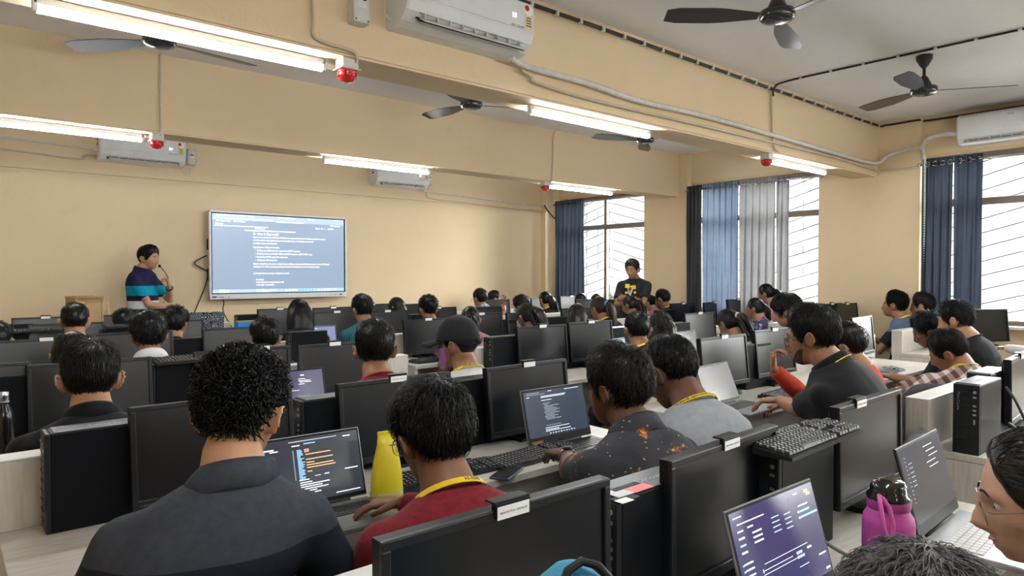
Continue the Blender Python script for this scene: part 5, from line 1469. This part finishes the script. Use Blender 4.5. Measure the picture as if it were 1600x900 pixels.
    if pony:
        L_, w_, dx = pony
        P = spl([(0, -.085, .03), (dx * .3, -.125, .035), (dx * .7, -.150, -.02), (dx, -.150, -.02 - L_ * .4), (dx * 1.1, -.135, -.02 - L_ * .8), (dx, -.130, -.02 - L_)], 14)
        f = np.linspace(0, 1, 14); wv = w_ * np.interp(f, [0, .08, .35, .75, 1], [.5, .55, 1, .8, .12])
        lock(h2, P, wv * .8, wv * .6, 12, seed, .16)
        rp = np.random.default_rng(seed)
        for k in range(5):
            o_ = rp.normal(size=3) * w_ * .55; sw = rp.normal(size=3) * w_ * .5
            Q = P + np.outer(np.clip(f * 3, 0, 1), o_) + np.outer(f ** 2, sw); Q[-1] += (0, 0, rp.uniform(-.03, .03))
            lock(h2, Q, wv * rp.uniform(.3, .5), wv * .32, 8, seed + k, .2)
    if longhair:
        L_, w_ = longhair
        P = spl([(0, -.02, .06), (0, -.055, .0), (0, -.080, -.08), (0, -.105, -.18), (0, -.12, -.10 - L_)], 12); f = np.linspace(0, 1, 12)
        lock(h2, P, w_ * np.interp(f, [0, .2, .5, .85, 1], [.75, .95, 1.0, .95, .55]), np.interp(f, [0, .2, .5, 1], [.055, .062, .055, .025]), 16, seed, .05)
    if side:
        for s in (-1, 1): lock(h2, spl([(s * .062, .02, .04), (s * .086, .005, -.03), (s * .085, -.01, -.12), (s * .075, .0, -side)], 9), np.full(9, .022), np.full(9, .03) * np.linspace(1, .4, 9), 10, seed + s)
    full = MB(); full.merge(hm, TM(hm))
    if h2.n: full.merge(h2, TM(h2))
    obj('hair', full, hcol, root)
    if pony:
        tie = MB(); ctr = np.array([dx * .12, -.108, .034]); ang = np.arange(14) / 14 * 2 * PI
        tie.tube([ctr + np.array([math.cos(t) * w_ * .6, 0, math.sin(t) * w_ * .5]) for t in ang], .009, 7, closed=True); q = MB(); q.merge(tie, TM(tie)); obj('hair_tie', q, extra.get('tie', M_black) if extra else M_black, root)
    # --- face
    if eyes:
        lp = MB(); fp = []
        for s in (-1, 1):
            e = MB(); br = MB(); fp += [('eye', e, [M_eye, M_iris]), ('eyebrow', br, hcol if hcol is not H_lit else H_blk)]
            d = unit(np.array([[s * .36, .93, .02]])); p0 = head_pt(d)[0]
            c0 = np.array([s * .031, p0[1] - .0085, .0055]); e.sphere(c0, .0115, 12, 8, 0)
            e.sphere(c0 + np.array([0, .0062, -.0012]), (.0056, .0062, .0056), 10, 6, 1)
            dd = unit(np.stack([np.linspace(.16, .56, 7) * s, np.full(7, .9), np.array([.215, .235, .250, .255, .245, .225, .19])], 1))
            br.tube(head_pt(dd) + dd * .0018, np.array([[.0008, .0012], [.0016, .0030]] + [[.0018, .0032]] * 3 + [[.0014, .0022], [.0008, .0012]]), 6)
        xs = np.linspace(-.30, .30, 9)
        for zc_, hgt in ((-.545, .035), (-.665, .045)):
            rings = []
            for k in np.linspace(-1, 1, 4):
                dd = unit(np.stack([xs, np.full(9, .82), zc_ + k * hgt * np.sqrt(np.maximum(.02, 1 - (xs / .30) ** 2))], 1)); rings.append(head_pt(dd) + dd * (.0022 if abs(k) < .5 else .0006))
            lp.loft(rings, 0, False, True, False, False)
        for nm, q, mm in fp + [('lips', lp, LIP[skin])]:
            w = MB(); w.merge(q, TM(q)); obj(nm, w, mm, root)
    if beard:
        bd = MB(); rings = []
        for zc_ in np.linspace(-.36, -.97, 9):
            A_ = np.linspace(-1.25, 1.25, 25); cut = np.interp(np.abs(A_), [0, .3, .6, 1.25], [-.80, -.74, -.60, -.22]); zz = np.minimum(cut, 0) * 0 + zc_
            lim = np.where(zc_ > cut, 0, 1.0)
            zz = np.minimum(zc_, cut); q = np.sqrt(np.maximum(1 - zz ** 2, .01))
            dd = unit(np.stack([np.sin(A_) * q, np.cos(A_) * q, zz], 1)); rings.append(head_pt(dd) + dd * (beard * (.3 + .7 * smooth(0, .25, cut - zz))[:, None]))
        bd.loft(rings, 0, False, True, False, False)
        A_ = np.linspace(-.36, .36, 11); rings = []
        for k in (-.40, -.47): dd = unit(np.stack([A_, np.full(11, .85), k - .25 * A_ ** 2], 1)); rings.append(head_pt(dd) + dd * .0022)
        bd.loft(rings, 0, False, True, False, False)
        w = MB(); w.merge(bd, TM(bd)); obj('beard', w, H_stub if beard < .003 else hcol, root)
    if glasses:
        g = MB(); ln = MB(); gm = M_gold if glasses == 'gold' else M_rim; r_ = .0011 if glasses == 'gold' else .0020
        for s in (-1, 1):
            a = np.arange(20) / 20 * 2 * PI; ca, sa = np.cos(a), np.sin(a)
            rim = np.stack([s * .034 + np.sign(ca) * np.abs(ca) ** .7 * .026, .099 - .10 * (s * .034 + ca * .026) ** 2 * 10 * .25, -.002 + np.sign(sa) * np.abs(sa) ** .75 * .021], 1)
            g.tube(rim, r_, 6, closed=True); ln.add(rim, np.array([list(range(20))]))
            g.tube([(s * .060, .093, .006), (s * .074, .085, .006), (s * .079, .03, .006), (s * .080, -.004, .006), (s * .079, -.020, -.012)], r_ * 1.05, 6)
        g.tube([(-.010, .100, .004), (0, .104, .007), (.010, .100, .004)], r_, 6)
        w = MB(); w.merge(g, TM(g)); go = obj('spectacles', w, gm, root); w = MB(); w.merge(ln, TM(ln)); obj('lenses', w, M_lens, go)
    if mask:
        mk = MB(); rings = []
        for zc_ in np.linspace(-.10, -.93, 9):
            A_ = np.linspace(-1.25, 1.25, 17) * (1 - .35 * abs(zc_ + .5)); q = math.sqrt(1 - zc_ ** 2)
            dd = unit(np.stack([np.sin(A_) * q, np.cos(A_) * q, np.full(17, zc_)], 1)); rings.append(head_pt(dd) + dd * (.004 + .012 * np.cos(A_ * 1.1)[:, None] ** 2))
        mk.loft(rings, 0, False, True, False, False)
        for s in (-1, 1): mk.tube([rings[1][0 if s < 0 else -1], (s * .079, .02, -.01), (s * .076, -.018, .004), (s * .078, .01, -.03), rings[-2][0 if s < 0 else -1]], .0013, 5)
        w = MB(); w.merge(mk, TM(mk)); obj('face_mask', w, mask, root)
    if cap:
        c = MB(); rings = []
        for z in np.linspace(.16, .995, 12):
            d = sph(40, 2, z, z + .0001)[0]; p = head_pt(d); n = unit(p - np.array([0, -.005, -.01])); rings.append(p + n * (.020 + .014 * smooth(.2, .9, z)))
        rings[0] = rings[0] + np.stack([0 * rings[0][:, 0], 0 * rings[0][:, 0], -.028 * smooth(.02, -.10, rings[0][:, 1])], 1)
        c.loft(rings, 0, True, True)
        bt = MB().sphere((0, -.005, .146), (.009, .009, .005), 10, 5)
        bl = MB(); A_ = np.linspace(-1.05, 1.05, 15); rr = []
        for k in np.linspace(0, 1, 6):
            rr.append(np.stack([np.sin(A_) * (.082 + .006 * k), np.cos(A_) * (.100 + .0 * k) + k * .100 * np.cos(A_ * .95) ** .6, .036 - .006 * k - .016 * k * k - .022 * (np.sin(A_) ** 2) + 0 * A_], 1))
        bl.loft(rr, 0, False, True, False, False)
        for nm, q in (('cap_crown', c), ('cap_button', bt), ('cap_peak', bl)):
            w = MB(); w.merge(q, TM(q)); o_ = obj(nm, w, C_cap, root)
            if nm == 'cap_peak': so = o_.modifiers.new('s', 'SOLIDIFY'); so.thickness = .005
        lt = MB(); lt.box((.045, .1, .075), (.008, .03, .006)); lt.box((.03, .108, .08), (.006, .01, .022)); w = MB(); w.merge(lt, TM(lt)); obj('cap_badge', w, M_paper, root)
        sn = MB(); sn.tube([(-.035, -.118, .030), (0, -.123, .012), (.035, -.118, .030)], np.array([[.003, .007]] * 3), 6); w = MB(); w.merge(sn, TM(sn)); obj('cap_strap', w, C_cap, root)
    info = dict(root=root, wri=wri, elb=elb, NB=NB, HC=HC, A=A, sp=sp, fw=fw, wy=wy, wx=wx, hinfo=hinfo)
    if chair and not stand: chairs.append((tuple(root.location), az, label))
    return info
strap_txt_off = {}
chairs = []
def watch(I, s, mat, parent_name='wrist_watch', dial=True):
    w = I['wri'][s]; e = I['elb'][s]; ax = unit(e - w); c = w + ax * .035
    U = unit(np.cross(ax, (.1, .2, 1))); Wv = np.cross(ax, U); a = np.arange(16) / 16 * 2 * PI
    mb = MB(); rings = [c + ax * o + np.outer(np.cos(a) * r, U) + np.outer(np.sin(a) * r, Wv) for o, r in ((-.010, .030), (-.010, .034), (.010, .034), (.010, .030))]
    mb.loft(rings, 0, False, True, True); o = obj(parent_name, mb, mat, I['root'])
    if dial:
        n = unit(np.array(I['hinfo'][s][1])); n = unit(n - ax * (n @ ax)); d = MB(); M = np.stack([ax, np.cross(n, ax), n], 1)
        d.lathe([(.017, 0), (.018, .004), (.017, .009), (.001, .0092)], 18, 0, c + n * .029, M); obj('dial', d, M_rim, o)
# ---------------------------------------------------------------- everyone in the room
N, MID, FAR = .0078, .0122, .016
fx = 'r'
P = person
# front seats at the camera
P('woman in thin gold spectacles at the right edge, looking down to the left', 1638, 670, .30, 1.06, -20, 14, 0, 'tied', H_brn, C_grey, 'e', 0, .16, vox=.0058, pony=(.25, .03, .02), glasses='gold', nst=2200, chair=True)
P('figure whose cropped dark crown rises up in the bottom right corner', 1466, 868, .25, 1.0, 20, 25, 0, 'short', H_lit, C_black, 'b', 0, .12, vox=.0085, nst=3000, eyes=False)
# first row beyond the near monitors
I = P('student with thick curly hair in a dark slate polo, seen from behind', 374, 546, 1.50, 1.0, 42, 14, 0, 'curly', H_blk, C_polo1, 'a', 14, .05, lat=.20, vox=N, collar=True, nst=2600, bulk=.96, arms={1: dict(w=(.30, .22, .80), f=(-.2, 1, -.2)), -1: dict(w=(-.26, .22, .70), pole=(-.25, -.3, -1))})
strap_txt_off['student in a maroon jumper with a yellow lanyard, straight black hair, spectacles'] = -.03
P('student in a maroon jumper with a yellow lanyard, straight black hair, spectacles', 677, 592, 1.40, 1.03, 2, 16, 0, 'thick', H_blk, C_maroon, 'c', 12, .16, vox=N, long=True, strap=M_strap, glasses='gold', nst=2600, bulk=.98, strap_txt='2025-26',
  arms={1: dict(w=(1.04, 1.72, .822), world=True, f=(-.85, .55, -.06), n=(0, .05, 1), curl=.38, pole=(.9, -.2, -.4), spread=.3)})
I = P('student in a black flame-print shirt looking at a text page', 965, 536, 1.40, 1.0, -8, 8, 0, 'thick', H_brn, C_flame, 'd', 10, .14, vox=N, collar=True, nst=2400, strap=None, arms={-1: dict(w=(1.80, 1.79, .82), world=True, f=(-.1, 1, -.05), n=(0, .15, 1), curl=.5, pole=(-.7, -.3, -.5))})
watch(I, -1, M_steel)
strap_txt_off['student in a heather grey t-shirt with a lettered yellow lanyard, head bowed'] = .05
P('student in a heather grey t-shirt with a lettered yellow lanyard, head bowed', 1050, 527, 1.46, 1.0, 0, 32, 4, 'short', H_blk, C_grey, 'd', 15, .20, vox=N, strap=M_strap, nst=2400, strap_txt='Institute of Technology, Borivli (W), Mumbai')
P('student in a black polo and dark spectacles with a yellow lanyard, in profile', 1270, 474, 1.38, 1.04, -14, 12, 0, 'quiff', H_blk, C_black, 'b', -6, .22, lat=-.04, vox=N, collar=True, strap=M_strap, glasses='dark', beard=.0015, nst=2000, bulk=1.16, strap_txt='of Tech, Mum',
  arms={-1: dict(w=(3.34, 1.89, .81), world=True, f=(-.3, 1, -.1), n=(0, .1, 1), curl=.5, pole=(-.6, -.3, -.6))})
P('student in an orange-red sleeved top hidden behind the black polo, chin on hand', 1322, 501, 1.62, 1.0, -10, 16, 0, 'thick', H_blk, C_red, 'b', -5, .14, lat=.46, vox=.010, bulk=.8, long=True, arms={-1: dict(w=(-.17, .27, 1.02), f=(.25, .2, 1), n=(-.3, 1, 0), curl=1.0, pole=(-.6, .6, -1)), 1: dict(w=(.05, .34, .80))})
I = P('student in a brown and white checked shirt bowed over the desk, black watch', 1483, 514, 1.42, 1.06, -4, 30, -12, 'short', H_blk, C_plaid, 'b', 42, .16, lat=.26, hipz=-.02, vox=.0085, long=False, strap=M_strap, nst=1800, arms={-1: dict(w=(4.42, 1.84, .82), world=True, f=(-.9, .5, -.1), n=(0, .1, 1), curl=.5, pole=(-1, -.6, -.4)), 1: dict(w=(.0, .40, .82), f=(-.6, .8, 0))})
watch(I, -1, M_black)
P('tall student in a black t-shirt beside the checked shirt, head bent', 1494, 469, 1.54, 1.05, -4, 16, 6, 'quiff', H_blk, C_black, 'a', 5, .12, vox=.0095, nst=1500)
P('student in spectacles with a centre parting bending towards the checked shirt', 1452, 486, 1.82, 1.06, -20, 28, -8, 'thick', H_blk, C_olive, 'c', -5, .2, vox=.0095, glasses='gold', nst=1000)
P('person at the right edge of whom mainly a pale sleeved forearm shows', 1636, 470, 1.35, 1.0, 0, 10, 0, 'short', H_blk, C_white, 'a', 0, .10, vox=.012, long=True, arms={-1: dict(w=(7.30, 1.90, .80), world=True, f=(-.6, .8, 0), curl=.6)})
# second row
P('student with a black collar and both ears showing at the left edge', 141, 528, 2.88, 1.08, 10, 8, 0, 'short', H_blk, C_black, 'a', 4, .10, vox=N, collar=True, nst=2200, bulk=1.12)
P('round-headed boy with close black hair above the red jumper', 586, 498, 2.85, 1.06, 30, 5, 0, 'short', H_blk, C_maroon, 'b', 8, .10, vox=.008, nst=1800)
P('student in a charcoal baseball cap and white shirt with a yellow lanyard', 716, 499, 2.85, 1.05, -28, 4, 0, 'crop', H_blk, C_white, 'b', 10, .10, vox=.008, cap=True, mask=pm('mauve_mask', (.42, .17, .40), .7), strap=M_strap, strap_txt='Technology Mumbai', neckz=-.01)
P('boy with short hair and a yellow strap above the flame-print shirt', 996, 486, 2.92, 1.0, 35, 6, 0, 'crop', H_blk, C_black, 'b', 15, .10, vox=.0095, strap=M_strap, nst=1200)
P('woman with dark curly hair beside the boy with the yellow strap', 1033, 488, 3.02, 1.0, 50, 10, 0, 'wavy', H_brn, C_black, 'b', 20, .10, vox=.011, longhair=(.10, .11), eyes=False, nst=900)
P('girl with a low ponytail and pale hair tie bending over the desk', 1140, 483, 2.92, 1.0, 12, 24, 0, 'tied', H_blk, C_black, 'b', 10, .16, vox=.010, pony=(.18, .045, .05), extra={'tie': pm('cream_tie', (.5, .42, .35), .7)}, nst=800)
P('boy with a fringe and thick bowl-like hair in profile', 1231, 457, 2.80, 1.08, -12, 18, 0, 'bowl', H_blk, C_olive, 'a', -5, .14, vox=.010, nst=1400)
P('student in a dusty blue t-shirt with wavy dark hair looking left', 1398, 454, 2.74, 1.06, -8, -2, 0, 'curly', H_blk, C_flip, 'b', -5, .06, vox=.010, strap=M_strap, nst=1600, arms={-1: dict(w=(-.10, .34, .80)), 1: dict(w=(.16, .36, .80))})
P('student in a pale top just behind the blue t-shirt, looking left', 1441, 456, 2.52, 1.0, -8, 4, 0, 'thick', H_brn, C_white, 'a', -5, .08, vox=.011, nst=700, bulk=.85, lat=.12, chair=False)
# third row
P('long black hair seen from behind above the third-row monitor at the left', 112, 517, 4.10, 1.0, 6, 8, 0, 'long', H_blk, C_black, 'b', 5, .12, vox=MID, longhair=(.30, .098), eyes=False)
P('student with tousled black hair and a pale collar left of centre', 231, 484, 4.22, 1.0, 0, 4, 0, 'thick', H_blk, C_olive, 'b', 5, .10, vox=MID, collar=C_white, eyes=False, nst=700)
P('student with round black hair, one ear showing, above the glaring monitor', 414, 494, 4.15, 1.0, 12, 8, 0, 'short', H_blk, C_black, 'b', 8, .12, vox=MID, eyes=False, nst=700)
P('long-haired girl in a pink top behind the grey cap', 735, 478, 4.45, .95, 40, 8, 0, 'tied', H_blk, C_pink, 'b', 20, .12, vox=MID, pony=(.36, .055, .02), nst=500)
P('wavy brown-haired woman in profile with a light mask', 823, 474, 4.35, 1.0, -2, 18, 0, 'tied', H_brn, C_black, 'c', 5, .14, vox=MID, pony=(.20, .07, .03), mask=C_white, nst=600)
P('girl with straight shoulder-length hair seen from behind near the centre', 902, 474, 4.45, 1.0, 50, 8, 0, 'long', H_brn, C_olive, 'b', 20, .10, vox=MID, longhair=(.22, .092), eyes=False, nst=500)
P('woman with spectacles and a blue scrunchie at her low ponytail', 937, 463, 4.50, 1.0, 2, 12, 0, 'tied', H_warm, C_black, 'b', 5, .12, vox=MID, pony=(.26, .05, .02), glasses='gold', strap=M_strap, extra={'tie': pm('blue_scrunchie', (.12, .2, .36), .8)}, nst=500)
P('girl in a floral top and spectacles with hair tied back, facing left', 1180, 465, 3.96, 1.0, -14, 0, 0, 'tied', H_blk, C_floral, 'b', -5, .06, vox=MID, pony=(.26, .035, .02), glasses='gold', nst=500)
P('girl with a high ponytail resting her chin on her hand, by the curtain', 1198, 443, 4.10, 1.0, -8, 10, 0, 'tied', H_blk, C_pink, 'b', -5, .10, vox=MID, pony=(.16, .04, .02), arms={-1: dict(w=(-.05, .22, 1.10), f=(.2, .1, 1), n=(0, 1, .2), curl=1.1, pole=(-.6, .4, -1))}, nst=500)
# fourth row
P('short-haired boy with both ears showing below the cardboard carton', 117, 472, 5.32, 1.0, 14, 8, 0, 'crop', H_blk, C_olive, 'a', 8, .10, vox=MID, eyes=False, nst=500)
P('dark-haired head cut by the left edge', -6, 500, 5.35, 1.0, 10, 5, 0, 'short', H_blk, C_olive, 'a', 5, .10, vox=FAR, eyes=False)
P('student in black with a rounded haircut right below the presenter', 273, 477, 5.42, 1.0, 34, 10, 0, 'thick', H_blk, C_black, 'a', 10, .12, vox=MID, eyes=False, nst=500)
P('woman with long straight black hair under the wall display', 467, 467, 5.42, 1.0, 14, 6, 0, 'long', H_blk, C_black, 'b', 10, .10, vox=MID, longhair=(.34, .105), eyes=False, nst=1100)
P('student in a teal dotted shirt with swept black hair', 566, 459, 5.42, 1.0, 2, 4, 0, 'quiff', H_blk, C_teal, 'b', 5, .10, vox=MID, nst=700, bulk=1.08)
P('curly-topped boy seen from behind, centre', 669, 461, 5.45, .98, 12, 6, 0, 'curly', H_blk, C_olive, 'b', 10, .10, vox=MID, eyes=True, nst=500)
P('girl with spectacles in profile below the standing man', 984, 462, 5.40, .98, -10, 10, 0, 'tied', H_brn, C_black, 'b', 0, .12, vox=FAR, pony=(.18, .04, .01), glasses='gold', nst=250)
P('girl with her head bowed left of the boy with the yellow collar strap', 1016, 461, 5.62, .92, -10, 28, 0, 'tied', H_blk, C_pink, 'a', 0, .14, vox=FAR, pony=(.12, .04, .01), nst=250)
P('boy with a yellow collar strap in profile against the pier', 1035, 451, 5.42, 1.0, -8, 10, 0, 'short', H_blk, C_black, 'b', 0, .10, vox=FAR, strap=M_strap, nst=250)
# front row
P('dark head half hidden in front of the presenter', 193, 481, 6.72, 1.0, 10, 10, 0, 'thick', H_blk, C_black, 'b', 5, .10, vox=FAR, eyes=False)
P('girl with brown hair turned left below the display corner', 620, 464, 6.75, .95, -18, 8, 0, 'long', H_brn, C_black, 'a', 0, .10, vox=FAR, longhair=(.16, .085), nst=250)
P('student with spectacles in a pale blue checked shirt', 750, 450, 6.75, 1.0, -2, 4, 0, 'short', H_blk, C_bcheck, 'b', 5, .10, vox=FAR, glasses='gold', collar=True, nst=250)
P('bearded man at the front wall facing right, hand near his mouth', 772, 453, 7.86, .95, 110, 2, 0, 'quiff', H_blk, C_white, 'a', 115, .05, vox=FAR, beard=.006, arms={-1: dict(w=(-.02, .22, 1.08), f=(.2, .2, 1), n=(0, 1, .2), curl=1.1, pole=(-.6, .3, -1))}, nst=250)
I = P('student with an afro and white mask holding a hand up, by the front wall', 815, 460, 6.75, 1.0, -12, 10, 0, 'afro', H_blk, C_white, 'b', 0, .10, vox=FAR, mask=C_white, arms={-1: dict(w=(-.16, .26, 1.0), f=(0, .4, 1), n=(0, 1, -.2), curl=.9, pole=(-.5, .2, -1))}, nst=300)
P('girl with a ponytail and yellow lanyard near the front corner', 852, 455, 6.72, 1.0, 0, 4, 0, 'tied', H_blk, C_black, 'b', 5, .10, vox=FAR, pony=(.22, .05, .01), strap=M_strap, nst=250)
P('girl in profile at the foot of the navy curtain', 908, 458, 6.72, .92, -5, 6, 0, 'long', H_brn, C_black, 'a', 0, .10, vox=FAR, longhair=(.14, .08), nst=250)
P('dark head showing just above the monitors under the front window', 933, 459, 6.70, .95, 10, 6, 0, 'thick', H_brn, C_black, 'b', 0, .10, vox=FAR, eyes=False)

# the presenter
I = P('presenter in a navy, turquoise and white striped polo holding a microphone to his mouth', 232, 382, 7.84, 1.02, 142, 6, 0, 'quiff', H_blk, C_rugby, 'a', 128, .02, vox=.009, stand=True, collar=cloth('navy_collar', (.012, .014, .05)), nst=900, trousers=C_navy, chair=False,
      arms={1: dict(w=(-.06, .235, 1.13), f=(-1, .35, .08), n=(.2, .6, .8), curl=.15, pole=(.8, -.1, -1), spread=.3), -1: dict(w=(-.055, .20, 1.36), f=(.25, -.1, 1), n=(-.5, 1, 0), curl=1.15, pole=(-.4, .6, -1))}, bulk=1.02)
watch(I, -1, M_black)
mt = thing('microphone', 'small black lapel microphone held at the presenter\'s mouth', 'microphone', (0, 0, 0))
mouth = I['HC'] + I['A'] @ np.array([-.01, .125, -.062]); hand = I['wri'][-1] + np.array([.015, .0, .085])
mt.location = I['root'].location; mt.rotation_euler = I['root'].rotation_euler
q = MB(); q.sphere(mouth, (.014, .014, .017), 12, 8); obj('foam_head', q, M_black, mt); q = MB(); q.tube([mouth, mouth * .5 + hand * .5 + np.array([0, .01, 0]), hand], .004, 8); obj('stem', q, M_black, mt)
q = MB(); q.tube(spl([hand, hand + np.array([.005, .0, -.10]), hand + np.array([.03, -.01, -.20]), hand + np.array([.05, -.03, -.27])], 14), .0022, 6); obj('lead', q, M_cable, mt)
# the standing man by the front window
I = P('standing man in a black printed t-shirt with folded arms against the front window', 988, 404, 5.52, 1.0, 250, 10, 0, 'short', H_brn, C_olive, 'b', 252, .03, vox=.009, stand=True, nst=700, trousers=C_jean, chair=False, strap=M_strapw,
      arms={1: dict(w=(-.05, .205, 1.145), f=(-1, .05, .15), n=(0, 1, .3), curl=.5, pole=(.9, .1, -1)), -1: dict(w=(.02, .245, 1.20), f=(1, -.15, -.35), n=(0, 1, .3), curl=.5, pole=(-.9, .1, -1))})
watch(I, 1, M_steel)
g = MB(); sp_, fw_, wy_ = I['sp'], I['fw'], I['wy']
c8 = sp_[8] + fw_ * (wy_[8] + .014)
for x, z, w, h in ((-.045, .02, .055, .05), (.04, .035, .06, .05), (-.06, -.045, .03, .03), (.05, -.05, .04, .03)): g.merge(MB().bbox(c8 + np.array([x, .0, z]), (w, .010, h), .004))
obj('chest_print', g, pm('yellow_print', (.80, .66, .02), .6), I['root']); g = MB(); g.bbox(c8 + np.array([0, .002, -.03]), (.02, .012, .07), .004); obj('red_print', g, pm('red_print', (.45, .04, .03), .6), I['root'])

# ---------------------------------------------------------------- seats
def make_chair(mat):
    t = thing('office_chair', '', 'chair', (0, 0, 0), 0, 'dark chairs under the students')
    obj('seat', MB().bbox((0, .02, .43), (.43, .42, .05), .018), mat, t)
    rings = []
    for z, w, y in ((.52, .18, -.16), (.56, .205, -.17), (.70, .215, -.18), (.80, .20, -.19), (.85, .15, -.195), (.865, .08, -.197)):
        a = np.linspace(-1, 1, 9); rings.append(np.concatenate([np.stack([a * w, y + .03 * (1 - a * a) * -1 + .03, np.full(9, z)], 1), np.stack([a[::-1] * w, y + .03 * (1 - a * a) * -1 + .012, np.full(9, z)], 1)]))
    obj('backrest', MB().loft(rings, 0, True, True), mat, t)
    for s in (-1, 1): obj('back_post', MB().tube([(s * .13, -.12, .42), (s * .14, -.16, .50), (s * .14, -.172, .62)], .011, 8), M_black, t)
    for sx in (-1, 1):
        for sy in (-1, 1): obj('leg', MB().tube([(sx * .17, .02 + sy * .16, .41), (sx * .20, .02 + sy * .19, 0.0)], .012, 8), M_black, t)
    return t
ch0 = make_chair(pm('grey_chair_shell', (.06, .062, .066), .5, bp=.2, bs=300))
for i, (lc, az, lb) in enumerate(chairs):
    l = 'grey shell chair of the ' + lb
    l = ' '.join(l.replace(',', ' ').split()[:16])
    if i == 0: ch0.location = (lc[0], lc[1], 0); ch0.rotation_euler.z = -az; ch0['label'] = l
    else: dup(ch0, (lc[0], lc[1], 0), -az, l)
